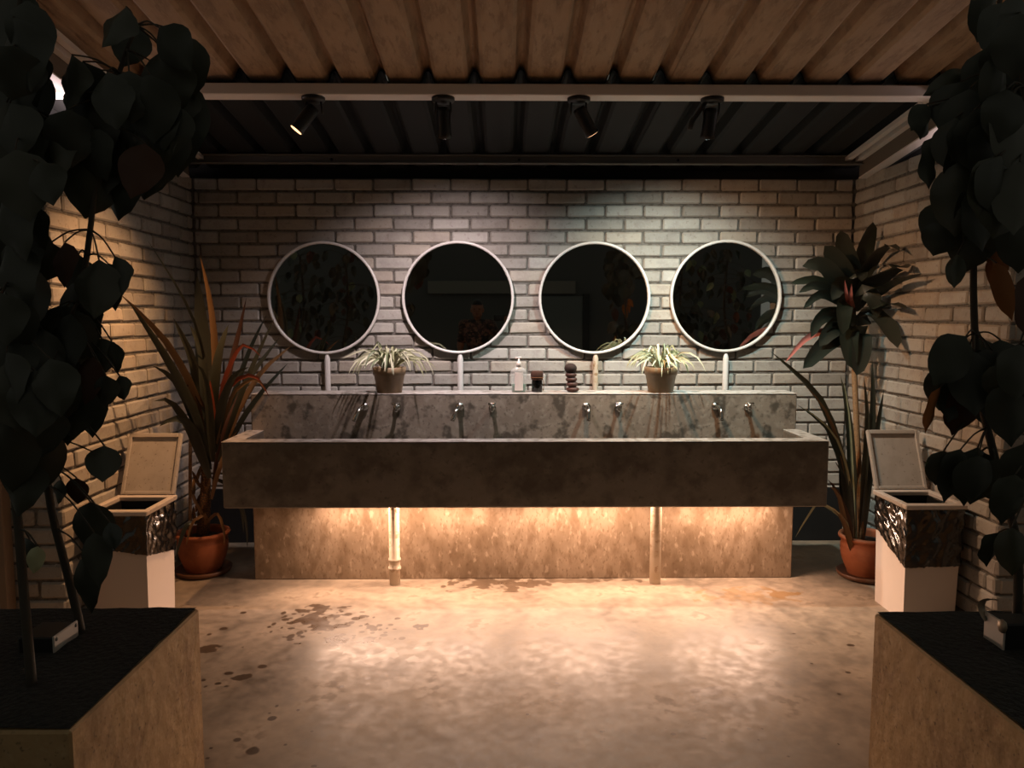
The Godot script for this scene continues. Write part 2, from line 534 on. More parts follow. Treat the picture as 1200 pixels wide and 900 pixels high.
func build_shell() -> void:
	var f := structure("floor", "smooth stained concrete floor with water spots", "floor")
	var st := begin(false)
	var lo := Vector3(-6, -0.12, -6.5)
	var hi := Vector3(6, 0, 6.5)
	var top := [Vector3(lo.x, 0, lo.z), Vector3(hi.x, 0, lo.z), Vector3(hi.x, 0, hi.z), Vector3(lo.x, 0, hi.z)]
	for k in [0, 1, 2, 0, 2, 3]:
		var p: Vector3 = top[k]
		st.set_uv(Vector2((p.x + 2.4) / 4.8, (p.z + 5.0) / 4.8))
		st.add_vertex(p)
	st.generate_normals()
	st.generate_tangents()
	part(f, "slab_top", st.commit(), floor_material())
	block(f, "slab", lo, Vector3(hi.x, -0.002, hi.z), M.concrete)

	var wb := structure("wall_back", "whitewashed brick wall behind the mirrors", "wall")
	block(wb, "mortar", Vector3(XL - 0.3, 0, ZW - 0.25), Vector3(XR + 0.3, WALL_TOP - 0.004, ZW - 0.013), M.mortar)
	brick_wall(wb, Vector3(XL, 0, ZW), Vector3.RIGHT, Vector3.BACK, XR - XL, 12, 0.09)
	var wl := structure("wall_left", "whitewashed brick side wall left of the basin", "wall")
	block(wl, "mortar", Vector3(XL - 0.9, 0, ZW + 0.0), Vector3(XL - 0.013, WALL_TOP - 0.004, ZP - 0.013), M.mortar)
	brick_wall(wl, Vector3(XL, 0, ZW), Vector3.BACK, Vector3.RIGHT, ZP - ZW, 0, 0.05)
	brick_wall(wl, Vector3(XL - 0.75, 0, ZP), Vector3.RIGHT, Vector3.BACK, 0.75, 0, 0.0)
	var wr := structure("wall_right", "whitewashed brick side wall right of the basin", "wall")
	block(wr, "mortar", Vector3(XR + 0.013, 0, ZW + 0.0), Vector3(XR + 0.9, WALL_TOP - 0.004, ZP - 0.013), M.mortar)
	brick_wall(wr, Vector3(XR, 0, ZW), Vector3.BACK, Vector3.LEFT, ZP - ZW, 0, 0.12)
	brick_wall(wr, Vector3(XR, 0, ZP), Vector3.RIGHT, Vector3.BACK, 0.75, 0, 0.1)

	var bk := structure("shade_strip_back", "black strip added for the shade along the foot of the back wall", "shade_strip")
	block(bk, "shade_board", Vector3(XL + 0.002, 0, ZW + 0.004), Vector3(XR - 0.002, 0.36, ZW + 0.02), plain(Color(0.05, 0.05, 0.05), 0.8))  # black strip added to stand in for shade at the wall's foot
	# the dark house across the yard, which the middle mirrors show
	var rw := structure("wall_front", "dark plastered wall across the yard, seen in the mirrors", "wall")
	var plaster := plain(Color(0.30, 0.30, 0.29), 0.85)
	block(rw, "plaster", Vector3(-5, 0, 5.2), Vector3(5, 3.4, 5.45), plaster)
	block(rw, "lintel_band", Vector3(-1.6, 1.95, 5.12), Vector3(1.3, 2.2, 5.21), plain(Color(0.42, 0.41, 0.38), 0.8))
	var dr := structure("door_1", "grey panelled door across the yard, seen in a mirror", "door")
	block(dr, "leaf_panel", Vector3(0.55, 0, 5.14), Vector3(1.45, 1.9, 5.2), plain(Color(0.34, 0.36, 0.35), 0.6))
	block(dr, "frame_post", Vector3(0.42, 0, 5.12), Vector3(0.55, 1.95, 5.22), plain(Color(0.14, 0.14, 0.13), 0.7))
	block(dr, "frame_post", Vector3(1.45, 0, 5.12), Vector3(1.58, 1.95, 5.22), plain(Color(0.14, 0.14, 0.13), 0.7))
	# a pale post at the left edge
	var tp := structure("trim_1", "pale narrow post at the left edge by the planter", "post")
	block(tp, "post", at(4, 700, -3.3) * Vector3(1, 0, 0) + Vector3(0, 0, -3.33), Vector3(at(14, 700, -3.3).x, 0.86, -3.27), plain(Color(0.50, 0.42, 0.34), 0.7))

# ---------------------------------------------------------------- roof
func roof_y(z: float) -> float:
	return 2.625 + 0.13 * (z + 3.7)

func build_roof() -> void:
	var c := structure("ceiling", "brown corrugated roof sheets sloping down to the back", "ceiling")
	var p := 0.2243
	var x0 := -0.143 - p * 0.5
	for n in 12:
		var s := n % 6
		var front := n < 6
		var z0 := -3.80 if front else -5.15
		var z1 := -1.9 if front else -3.74
		var first := (s - 3) * 4
		var xs := []
		for k in 4:
			for q in [[0.0, 0.0], [0.585, 0.0], [0.66, 0.012], [0.72, 0.05], [0.765, 0.062], [0.82, 0.062], [0.865, 0.05], [0.925, 0.012]]:
				xs.append(Vector2(x0 + (first + k + q[0] + 0.2075) * p, q[1]))
		xs.append(Vector2(x0 + (first + 4 + 0.2075) * p, 0.0))
		xs.append(Vector2(x0 + (first + 4 + 0.55) * p, 0.002))
		var lift := 0.008 * (s % 2) - (0.0 if front else 0.017)
		var st := begin(false)
		for i in xs.size() - 1:
			var a: Vector2 = xs[i]
			var b: Vector2 = xs[i + 1]
			var q := []
			for v in [[a, z0], [b, z0], [b, z1], [a, z1]]:
				q.append(Vector3(v[0].x, roof_y(v[1]) + v[0].y + lift, v[1]))
			quad(st, q[0], q[3], q[2], q[1])
			var t := Vector3(0, 0.007, 0)
			quad(st, q[0] + t, q[1] + t, q[2] + t, q[3] + t)
			quad(st, q[3], q[3] + t, q[2] + t, q[2])
			quad(st, q[0], q[1], q[1] + t, q[0] + t)
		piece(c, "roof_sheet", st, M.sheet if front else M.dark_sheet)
	# steelwork
	var cb := structure("trim_2", "painted steel cross beam carrying the black spotlights", "beam")
	block(cb, "box_section", Vector3(XL - 0.3, 2.545, -3.80), Vector3(XR + 0.3, 2.598, -3.70), M.steel_white)
	var bb := structure("trim_3", "thin grey steel channel along the top of the back wall", "beam")
	block(bb, "web", Vector3(XL, 2.425, -4.74), Vector3(XR, 2.475, -4.72), M.steel_grey)
	block(bb, "top_flange", Vector3(XL, 2.470, -4.74), Vector3(XR, 2.477, -4.69), M.steel_grey, 0.002)
	block(bb, "bottom_flange", Vector3(XL, 2.423, -4.74), Vector3(XR, 2.429, -4.69), M.steel_grey, 0.002)
	block(bb, "added_gap_board", Vector3(XL - 0.2, WALL_TOP + 0.002, -5.0), Vector3(XR + 0.2, 2.52, -4.97), M.dark_sheet)  # added dark board, keeps the sky from showing in the gap above the wall
	for x in [-1.17, -0.02, 0.96]:
		var b := begin()
		ball(b, Vector3.ZERO, Vector3(0.009, 0.009, 0.009), 8, 5)
		piece(bb, "bolt", b, M.black, Vector3(x, 2.45, -4.716))
	for s in [-1, 1]:
		var xw: float = XL if s < 0 else XR
		var g := structure("trim_4" if s < 0 else "trim_5", "sloping pink-lit steel edge beam above the %s brick wall" % ("left" if s < 0 else "right"), "beam")
		# parts follow the fall of the roof
		var ends := [Vector3(0, roof_y(-4.75) - 2.0, -4.75), Vector3(0, roof_y(-2.2) - 2.0, -2.2)]
		for pr in [["edge_channel", -0.085, -0.05, -0.05, -0.022, M.steel_white], ["edge_channel", -0.15, -0.115, -0.045, -0.022, M.steel_white], ["fascia_board", -0.045, -0.015, -0.135, -0.022, M.dark_fascia], ["bottom_flange", -0.048, 0.02, -0.142, -0.135, M.steel_white]]:
			var st := begin(false)
			var q := []
			for e in 2:
				for yy in [pr[3], pr[4]]:
					for xx in [pr[1], pr[2]]:
						q.append(Vector3(xw + s * xx, ends[e].y + 2.0 + yy, ends[e].z))
			var mid := Vector3.ZERO
			for v in q:
				mid += v / 8.0
			for fc in [[0, 1, 3, 2], [4, 5, 7, 6], [0, 1, 5, 4], [2, 3, 7, 6], [0, 2, 6, 4], [1, 3, 7, 5]]:
				var cc: Vector3 = (q[fc[0]] + q[fc[1]] + q[fc[2]] + q[fc[3]]) / 4.0 - mid
				facing(st, q[fc[0]], q[fc[1]], q[fc[2]], cc)
				facing(st, q[fc[0]], q[fc[2]], q[fc[3]], cc)
			piece(g, pr[0], st, pr[5])

# ---------------------------------------------------------------- the long basin
const BX := 1.545
const BZ := -3.77
const BS := -4.17

func build_basin() -> void:
	var b := thing("wash_basin", "long raw concrete trough basin under the four mirrors", "basin", Vector3(0.005, 0, -4.0))
	var o := -b.position
	# trough: front, sides, bottom with a hollow
	var st := begin(false)
	var lo := Vector3(-BX, 0.515, BS + 0.001)
	var hi := Vector3(BX, 0.855, BZ)
	var t := 0.09
	box(st, Vector3(0, (lo.y + hi.y) * 0.5, hi.z - t * 0.5) + o, Vector3(2 * BX, hi.y - lo.y, t), 0.006)
	for s in [-1, 1]:
		box(st, Vector3(s * (BX - t * 0.5), (lo.y + hi.y) * 0.5, (lo.z + hi.z - t) * 0.5) + o, Vector3(t, hi.y - lo.y, hi.z - t - lo.z + 0.004), 0.006)
	box(st, Vector3(0, 0.56, (lo.z + hi.z - t) * 0.5) + o, Vector3(2 * BX - 2 * t + 0.004, 0.09, hi.z - t - lo.z + 0.004), 0.002)
	piece(b, "trough", st, M.concrete)
	block(b, "backsplash", Vector3(-1.525, 0.517, BS - 0.19) + o, Vector3(1.53, 1.057, BS) + o, M.light_concrete, 0.006)
	block(b, "base", Vector3(-1.53, 0, BS - 0.19) + o, Vector3(1.53, 0.516, BS) + o, M.base_wall, 0.004)
	block(b, "shelf_screed", Vector3(-1.525, 1.056, BS - 0.19) + o, Vector3(1.53, 1.062, BS + 0.001) + o, M.worn_concrete, 0.002)
	block(b, "rim_screed", Vector3(-BX, 0.854, BZ - 0.09) + o, Vector3(BX, 0.859, BZ + 0.001) + o, M.worn_concrete, 0.002)
	for s in [-1, 1]:
		var xa: float = s * BX
		var xb: float = s * (BX - 0.09)
		block(b, "rim_screed", Vector3(minf(xa, xb), 0.854, BS + 0.002) + o, Vector3(maxf(xa, xb), 0.859, BZ - 0.09) + o, M.worn_concrete, 0.002)
	# drain pipes
	for k in 2:
		var x: float = [-0.725, 0.732][k]
		var p := begin()
		var pr := [Vector2(0.0, 0), Vector2(0.031, 0), Vector2(0.031, 0.52)]
		if k == 0:
			pr = [Vector2(0.0, 0), Vector2(0.03, 0), Vector2(0.03, 0.085), Vector2(0.036, 0.087), Vector2(0.036, 0.1), Vector2(0.031, 0.102), Vector2(0.031, 0.135), Vector2(0.035, 0.137), Vector2(0.035, 0.148), Vector2(0.03, 0.15), Vector2(0.03, 0.52)]
		lathe(p, pr, 20)
		piece(b, "drain_pipe", p, M.pvc, Vector3(x, 0, -4.09) + o)
	# spouts and their little valves
	for x in [-0.89, -0.36, 0.345, 1.07]:
		var lean: float = -0.035 if x < 0 else 0.0
		var a := begin()
		var q := smooth_path([Vector3(0, 0, 0), Vector3(0, 0.004, 0.06), Vector3(lean * 0.4, -0.012, 0.115), Vector3(lean, -0.065, 0.135)], 10)
		tube(a, q, [0.0115], 10)
		tube(a, [Vector3(0, 0, -0.004), Vector3(0, 0, 0.012)], [0.022], 14)
		piece(b, "spout", a, M.chrome, Vector3(x, 0.99, BS) + o)
		var v := begin()
		tube(v, [Vector3(0, 0, -0.004), Vector3(0, 0, 0.05)], [0.010], 10)
		tube(v, [Vector3(0, 0, -0.004), Vector3(0, 0, 0.01)], [0.02], 14)
		tube(v, [Vector3(0, -0.02, 0.045), Vector3(0, 0.022, 0.045)], [0.011, 0.009], 10)
		var vn := piece(b, "valve", v, M.chrome, Vector3(x + 0.18, 0.985, BS) + o)
		var h := begin()
		tube(h, [Vector3(-0.022, 0.024, 0.045), Vector3(0.022, 0.024, 0.045)], [0.006], 8)
		piece(vn, "valve_handle", h, M.chrome)

# ---------------------------------------------------------------- lamps
func glow(c: Color, e: float) -> StandardMaterial3D:
	var m := plain(c, 0.5)
	m.emission_enabled = true
	m.emission = c
	m.emission_energy_multiplier = e
	return m

func build_lights() -> void:
	# warm tubes under the basin
	var warm := Color(1.0, 0.82, 0.70)
	var i := 0
	for seg in [[-1.15, -0.14], [-0.06, 0.66], [0.80, 1.40]]:
		var x: float = (seg[0] + seg[1]) * 0.5
		var l: float = seg[1] - seg[0]
		var o := thing("led_batten", ["warm light batten under the basin beside the left drain pipe", "warm light batten under the middle of the basin", "short warm light batten under the basin right of the right drain pipe"][i], "lamp", Vector3(x, 0.504, -4.09), "warm battens under the basin")
		i += 1
		block(o, "housing", Vector3(-l / 2, -0.004, -0.014), Vector3(l / 2, 0.01, 0.014), M.white_frame, 0.002)
		block(o, "diffuser", Vector3(-l / 2 + 0.005, -0.012, -0.011), Vector3(l / 2 - 0.005, -0.004, 0.011), glow(warm, 4.0), 0.003)
		var a := AreaLight3D.new()
		a.name = "light"
		a.area_size = Vector2(l - 0.01, 0.022)
		a.light_color = warm
		a.light_energy = 1.0 * LED_ENERGY * l
		a.area_range = 14.0
		a.shadow_enabled = true
		o.add_child(a)
		a.position = Vector3(0, -0.016, 0.005)
		a.rotation = Vector3(-deg_to_rad(58.0), PI, 0)
	# black spotlights below the cross beam
	var spots := [[-1.035, 1.1, Color(1.0, 0.75, 0.52), "leftmost black spotlight below the cross beam, turned to the left wall"], [-0.408, 1.0, Color(1.0, 0.92, 0.92), "second black spotlight from the left below the cross beam"], [0.250, 0.95, Color(1.0, 0.76, 0.56), "third black spotlight from the left below the cross beam"], [0.900, 1.1, Color(0.88, 1.0, 0.99), "rightmost black spotlight below the cross beam with a slanting bracket"]]
	for s in spots:
		var o := thing("spotlight", s[3], "spotlight", Vector3(s[0], 2.545, -3.75), "black spotlights below the cross beam")
		var cn := begin()
		lathe(cn, [Vector2(0, -0.022), Vector2(0.05, -0.02), Vector2(0.056, -0.012), Vector2(0.056, 0), Vector2(0, 0)], 20)
		piece(o, "canopy", cn, M.black)
		var dir := (Vector3(-0.60, -0.78, 0.12) if s[0] < -1.0 else Vector3(0, -0.88, -0.475) if s[0] > 0.5 or s[0] < 0.0 else Vector3(0.50, -0.78, -0.28)).normalized()
		var y := begin()
		tube(y, [Vector3(-0.04, -0.016, 0), Vector3(0.04, -0.016, 0)], [0.006], 6)
		for k in [-1, 1]:
			tube(y, [Vector3(k * 0.034, -0.015, 0), Vector3(k * 0.038, -0.05, -0.01), Vector3(k * 0.038, -0.075, -0.02)], [0.005], 6)
		if s[3].ends_with("bracket"):
			var br := begin()
			tube(br, [Vector3(-0.03, -0.015, 0), Vector3(-0.09, -0.1, -0.02), Vector3(-0.10, -0.14, -0.03)], [0.010, 0.013, 0.013], 8)
			piece(o, "slanting_bracket", br, M.black)
		piece(o, "yoke", y, M.black)
		var bd := begin()
		var head := Vector3(0, -0.045, -0.01)
		tube(bd, [head, head + dir * 0.012, head + dir * 0.12, head + dir * 0.14], [0.028, 0.033, 0.033, 0.037], 18)
		piece(o, "body", bd, M.black)
		var ln := begin()
		tube(ln, [head + dir * 0.1395, head + dir * 0.142], [0.030], 18)
		piece(o, "lens", ln, glow(s[2], 3.0) if s[1] > 0.0 else plain(Color(0.25, 0.25, 0.25), 0.2))
		if s[1] > 0.0:
			var sp := SpotLight3D.new()
			sp.name = "light"
			sp.light_color = s[2]
			sp.light_energy = SPOT_ENERGY * s[1]
			sp.spot_range = 14.0
			sp.spot_angle = 38.0 if s[0] < -1.0 else 58.0
			sp.spot_angle_attenuation = 1.4
			sp.light_size = 0.025
			sp.shadow_enabled = true
			o.add_child(sp)
			sp.position = head + dir * 0.148
			sp.basis = Basis.looking_at(dir + Vector3(0, 0, -0.08), Vector3.UP)
	# added tube lamps on the walls' outer edge, to brighten the edge beams' undersides
	for s in [-1, 1]:
		var xw: float = XL if s < 0 else XR
		var o := thing("added_tube_lamp", "added white tube lamp on top of the %s brick wall, lighting the edge beam" % ("left" if s < 0 else "right"), "lamp", Vector3(xw + s * 0.16, WALL_TOP + 0.012, -4.0), "added tube lamps on the side walls")
		var c := Color(1.0, 0.90, 0.90)
		var st := begin()
		tube(st, [Vector3(0, 0, -0.55), Vector3(0, 0, 0.55)], [0.012], 12)
		piece(o, "tube", st, glow(c, 2.0))
		for e in [-1, 1]:
			block(o, "end_cap", Vector3(-0.014, -0.014, e * 0.565 - 0.015), Vector3(0.014, 0.014, e * 0.565 + 0.015), M.white_frame, 0.003)
		var a := AreaLight3D.new()
		a.name = "light"
		a.area_size = Vector2(0.02, 1.05)
		a.light_color = c
		a.light_energy = TUBE_ENERGY
		a.area_range = 14.0
		a.shadow_enabled = true
		o.add_child(a)
		a.position = Vector3(0, 0.014, 0)
		a.rotation = Vector3(PI / 2, 0, 0)

const LED_ENERGY := 1.9
const SPOT_ENERGY := 3.4
const TUBE_ENERGY := 0.8

# ---------------------------------------------------------------- mirrors
func build_mirrors() -> void:
	var xs := [-1.27, -0.409, 0.47, 1.319]
	var ys := [1.609, 1.612, 1.609, 1.62]
	var lab := ["leftmost round mirror in a white frame, left of the first spider plant", "second round mirror from the left, right of the first spider plant", "third round mirror from the left, left of the second spider plant", "rightmost round mirror in a white frame, beside the right corner plant"]
	for i in 4:
		var o := thing("round_mirror", lab[i], "mirror", Vector3(xs[i], 0, -4.87), "round mirrors on the back wall")
		var r := 0.361
		var fr := begin()
		var prof := [Vector2(r - 0.017, -0.012), Vector2(r - 0.017, 0.014), Vector2(r - 0.014, 0.019), Vector2(r - 0.004, 0.019), Vector2(r, 0.014), Vector2(r, -0.016), Vector2(r - 0.017, -0.016)]
		for k in prof.size() - 1:
			for j in 64:
				var f := func(p: Vector2, jj: int) -> Vector3:
					var a: float = TAU * jj / 64
					return Vector3(cos(a) * p.x, sin(a) * p.x + ys[i], p.y)
				var a0: Vector3 = f.call(prof[k], j)
				var a1: Vector3 = f.call(prof[k], j + 1)
				var b0: Vector3 = f.call(prof[k + 1], j)
				var b1: Vector3 = f.call(prof[k + 1], j + 1)
				tri(fr, a0, a1, b1); tri(fr, a0, b1, b0)
		piece(o, "frame", fr, M.white_frame)
		var g := begin(false)
		for j in 64:
			var a0 := TAU * j / 64
			var a1 := TAU * (j + 1) / 64
			var rr := r - 0.02
			tri(g, Vector3(0, ys[i], 0), Vector3(cos(a1) * rr, sin(a1) * rr + ys[i], 0), Vector3(cos(a0) * rr, sin(a0) * rr + ys[i], 0))
		piece(o, "mirror_glass", g, M.mirror)
		var p := begin()
		lathe(p, [Vector2(0, 0), Vector2(0.019, 0), Vector2(0.019, 1.215), Vector2(0.015, 1.235), Vector2(0.008, 1.25), Vector2(0, 1.252)], 14)
		piece(o, "post", p, M.white_frame if i != 2 else M.pvc, Vector3(0.012, 0, 0))

# ---------------------------------------------------------------- planters
func planter(label: String, lo: Vector3, hi: Vector3) -> void:
	var o := thing("planter_box", label, "planter", Vector3((lo.x + hi.x) / 2, 0, (lo.z + hi.z) / 2))
	var h := (hi - lo) * 0.5
	var st := begin(false)
	box(st, Vector3(0, h.y, 0), h * 2.0, 0.006)
	piece(o, "concrete_box", st, M.planter)
	# lumpy soil
	var so := begin()
	var nx := 26
	var nz := 16
	var n := FastNoiseLite.new()
	n.seed = 5
	n.frequency = 5.0
	var f := func(i, j):
		var x := lerpf(-h.x + 0.006, h.x - 0.006, float(i) / nx)
		var z := lerpf(-h.z + 0.006, h.z - 0.006, float(j) / nz)
		return Vector3(x, hi.y + 0.003 + absf(n.get_noise_2d(x, z)) * 0.012, z)
	for i in nx:
		for j in nz:
			quad(so, f.call(i, j), f.call(i + 1, j), f.call(i + 1, j + 1), f.call(i, j + 1))
	var m := piece(o, "soil", so, M.soil)
	m.set_meta("kind", "stuff")

func plate_box(label: String, pos: Vector3, turn: float, tilt: float, w: float, h: float) -> Node3D:
	var o := thing("fixture_box", label, "box", pos)
	o.rotation = Vector3(tilt, turn, 0)
	block(o, "housing", Vector3(-w * 0.47, 0.0, -0.10), Vector3(w * 0.47, h * 0.94, -0.006), plain(Color(0.07, 0.06, 0.05), 0.6), 0.004)
	block(o, "front_plate", Vector3(-w / 2, 0, -0.006), Vector3(w / 2, h, 0), plain(Color(0.72, 0.68, 0.64), 0.45), 0.002)
	for s in [-1, 1]:
		var st := begin()
		ball(st, Vector3.ZERO, Vector3(0.006, 0.006, 0.003), 8, 5)
		piece(o, "screw", st, M.steel_grey, Vector3(s * w * 0.4, h * 0.8, 0.0))
	return o

func build_planters() -> void:
	planter("concrete planter box at the lower left corner, its near edge in view", Vector3(-2.6, 0, -2.285), Vector3(-1.068, 0.58, -1.585))
	planter("concrete planter box at the lower right corner, with mottled inner face", Vector3(1.022, 0, -2.225), Vector3(2.6, 0.58, -1.3))
	plate_box("small dark box with screwed white plate standing in the left planter", Vector3(-1.325, 0.578, -2.02), PI / 2, 0.0, 0.115, 0.052)
	var r := plate_box("small dark box with white plate and crumpled foil in the right planter", Vector3(1.235, 0.578, -1.99), -PI / 2, 0.0, 0.085, 0.085)
	var st := begin()
	strap(st, smooth_path([Vector3(-0.03, 0.06, 0.002), Vector3(-0.045, 0.10, 0.005), Vector3(-0.02, 0.125, 0.0), Vector3(0.005, 0.13, -0.01)], 8), 0.022, 0.5, Vector3(0, 0, 1), 1.0)
	piece(r, "foil_scrap", st, plain(Color(0.62, 0.55, 0.47), 0.4, 0.4))
	var s2 := begin()
	ball(s2, Vector3(0.04, 0.075, 0.004), Vector3(0.018, 0.02, 0.01), 7, 4)
	piece(r, "foil_scrap", s2, plain(Color(0.62, 0.55, 0.47), 0.4, 0.4))

# ---------------------------------------------------------------- bins
func waste_bin(label: String, pos: Vector3, turn: float, mirrored: bool, hems: Array) -> void:
	var o := thing("waste_bin", label, "bin", pos)
	o.rotation.y = turn
	var w := 0.135
	var d := 0.15
	var h := 0.585
	# body: four tapered sides and a bottom
	var st := begin(false)
	var bot := [Vector3(-w * 0.93, 0, d * 0.93), Vector3(w * 0.93, 0, d * 0.93), Vector3(w * 0.93, 0, -d * 0.93), Vector3(-w * 0.93, 0, -d * 0.93)]
	var top := [Vector3(-w, h - 0.02, d), Vector3(w, h - 0.02, d), Vector3(w, h - 0.02, -d), Vector3(-w, h - 0.02, -d)]
	for k in 4:
		var k2 := (k + 1) % 4
		var out: Vector3 = (bot[k] + bot[k2]) * 0.5
		facing(st, bot[k], bot[k2], top[k2], out); facing(st, bot[k], top[k2], top[k], out)
		var a: Vector3 = bot[k] * 0.96 + Vector3(0, 0.004, 0)
		var b: Vector3 = bot[k2] * 0.96 + Vector3(0, 0.004, 0)
		facing(st, a, b, top[k2] * Vector3(0.96, 1, 0.96), -out); facing(st, a, top[k2] * Vector3(0.96, 1, 0.96), top[k] * Vector3(0.96, 1, 0.96), -out)
	facing(st, bot[0], bot[1], bot[2], Vector3.DOWN); facing(st, bot[0], bot[2], bot[3], Vector3.DOWN)
	piece(o, "body", st, M.bin_white)
	# rim frame
	var rm := begin(false)
	var rw := 0.15
	var rd := 0.165
	var y0 := h - 0.02
	box(rm, Vector3(0, y0 + 0.012, rd - 0.02), Vector3(rw * 2, 0.024, 0.04), 0.004)
	box(rm, Vector3(0, y0 + 0.012, -rd + 0.02), Vector3(rw * 2, 0.024, 0.04), 0.004)
	for s in [-1, 1]:
		box(rm, Vector3(s * (rw - 0.015), y0 + 0.012, 0), Vector3(0.03, 0.024, rd * 2 - 0.078), 0.004)
	piece(o, "rim", rm, M.bin_white)
	# liner bag folded down outside, crumpled
	var bg := begin()
	var n := FastNoiseLite.new()
	n.seed = 3 if mirrored else 4
	n.frequency = 1.0
	n.fractal_octaves = 3
	var ring := []
	var per := 128
	var rows := 22
	for k in per:
		var t := float(k) / per * 4.0
		var side := int(t)
		var u := t - side
		var cs := [Vector3(-w, 0, d), Vector3(w, 0, d), Vector3(w, 0, -d), Vector3(-w, 0, -d)]
		var p: Vector3 = cs[side].lerp(cs[(side + 1) % 4], u)
		var hem: float = lerpf(hems[side], hems[(side + 1) % 4], u)
		var col := []
		var out := p.normalized()
		for j in rows + 1:
			var v := float(j) / rows
			var y := lerpf(y0 - 0.001, hem, v)
			var c := n.get_noise_3d(p.x * 20.0 + v * 2.0, y * 14.0 - p.x * 9.0 + p.z * 9.0, p.z * 20.0) * 0.020 * (1.0 - v * 0.5) + 0.010
			var taper := lerpf(0.93, 1.0, clampf(y / h, 0, 1))
			col.append(Vector3(p.x * taper, y + (n.get_noise_1d(k * 0.7) * 0.006 if j == rows else 0.0), p.z * taper) + out * maxf(c, 0.003))
		ring.append(col)
	for k in per:
		for j in rows:
			var a: Vector3 = ring[k][j]
			var b: Vector3 = ring[(k + 1) % per][j]
			var c: Vector3 = ring[(k + 1) % per][j + 1]
			var e: Vector3 = ring[k][j + 1]
			facing(bg, a, b, c, a * Vector3(1, 0, 1)); facing(bg, a, c, e, a * Vector3(1, 0, 1))
	piece(o, "liner_bag", bg, M.bag)
	# the bag's inside, sunk
	var ins := begin(false)
	for k in 4:
		var k2 := (k + 1) % 4
		var a: Vector3 = top[k] * Vector3(0.85, 1, 0.85)
		var b: Vector3 = top[k2] * Vector3(0.85, 1, 0.85)
		var c: Vector3 = bot[k2] * 0.85 + Vector3(0, 0.2, 0)
		var e: Vector3 = bot[k] * 0.85 + Vector3(0, 0.2, 0)
		facing(ins, a, b, c, -(a + b)); facing(ins, a, c, e, -(a + b))
	var q := []
	for k in 4:
		q.append(bot[k] * 0.85 + Vector3(0, 0.2, 0))
	facing(ins, q[0], q[1], q[2], Vector3.UP); facing(ins, q[0], q[2], q[3], Vector3.UP)
	piece(o, "bag_inside", ins, plain(Color(0.02, 0.02, 0.02), 0.6))
	# open lid leaning back from its hinge
	var lid := Node3D.new()
	put(o, lid, "lid")
	lid.position = Vector3(0, y0 + 0.02, -rd + 0.004)
	lid.rotation = Vector3(-0.40, 0, 0)
	block(lid, "panel", Vector3(-0.135, 0.006, -0.016), Vector3(0.135, 0.325, -0.004), M.bin_lid, 0.003)
	for e in [[-0.135, -0.118, 0.006, 0.325], [0.118, 0.135, 0.006, 0.325], [-0.118, 0.118, 0.302, 0.325], [-0.118, 0.118, 0.006, 0.022]]:
		block(lid, "raised_edge", Vector3(e[0], e[2], -0.005), Vector3(e[1], e[3], 0.008), M.bin_lid, 0.003)
	var hg := begin()
	tube(hg, [Vector3(-0.1, 0, 0), Vector3(0.1, 0, 0)], [0.006], 8)
	piece(lid, "hinge", hg, M.steel_grey)

func build_bins() -> void:
	# hems of the bag at the corners: front left, front right, back right, back left
	waste_bin("white bin with open lid and black bag left of the basin", Vector3(-1.922, 0, -3.60), 0.0, true, [0.42, 0.375, 0.31, 0.34])
	waste_bin("white bin with open lid and black bag right of the basin", Vector3(1.962, 0, -3.675), 0.0, false, [0.275, 0.285, 0.36, 0.40])

# ---------------------------------------------------------------- potted plants in the corners
func clay_pot(o: Node3D) -> void:
	var st := begin()
	var prof := [Vector2(0, 0.022), Vector2(0.098, 0.022)]
	for k in 9:
		var t := k / 8.0
		var y := 0.03 + t * 0.17
		var r := 0.10 + 0.042 * sin(t * 1.9) - 0.004 * t
		prof.append(Vector2(r, y))
		prof.append(Vector2(r + 0.0025, y + 0.008))
	prof.append_array([Vector2(0.136, 0.222), Vector2(0.150, 0.228), Vector2(0.154, 0.238), Vector2(0.150, 0.248), Vector2(0.136, 0.25), Vector2(0.130, 0.235), Vector2(0.126, 0.20)])
	lathe(st, prof, 36)
	piece(o, "pot", st, M.terracotta)
	var sc := begin()
	lathe(sc, [Vector2(0, 0), Vector2(0.13, 0), Vector2(0.152, 0.012), Vector2(0.158, 0.032), Vector2(0.152, 0.034), Vector2(0.14, 0.022), Vector2(0, 0.02)], 36)
	piece(o, "saucer", sc, M.saucer)
	var so := begin()
	lathe(so, [Vector2(0.128, 0.205), Vector2(0.06, 0.218), Vector2(0, 0.212)], 20)
	piece(o, "soil", so, M.soil)

# brings a point that would lie in a wall nearer along its line of sight
func inside(p: Vector3) -> Vector3:
	var d := p - EYE
	var t := 1.0
	t = minf(t, (XR - 0.08 - EYE.x) / d.x) if d.x > 0.0 else minf(t, (XL + 0.07 - EYE.x) / d.x)
	t = minf(t, (ZW + 0.09 - EYE.z) / d.z)
	return EYE + d * t

# blades: [width in pixels, material, blunt, points [px, py, z] from base to tip]
func blades(o: Node3D, called: String, list: Array) -> void:
	for b in list:
		var pts := []
		for p in b[3]:
			pts.append(inside(at(p[0], p[1], p[2])) - o.position)
		var path := smooth_path(pts, 10)
		var st := begin()
		var z: float = b[3][b[3].size() - 1][2]
		strap(st, path, b[0] * scale_at(z), 0.35, Vector3.ZERO, b[2])
		piece(o, called, st, M[b[1]])

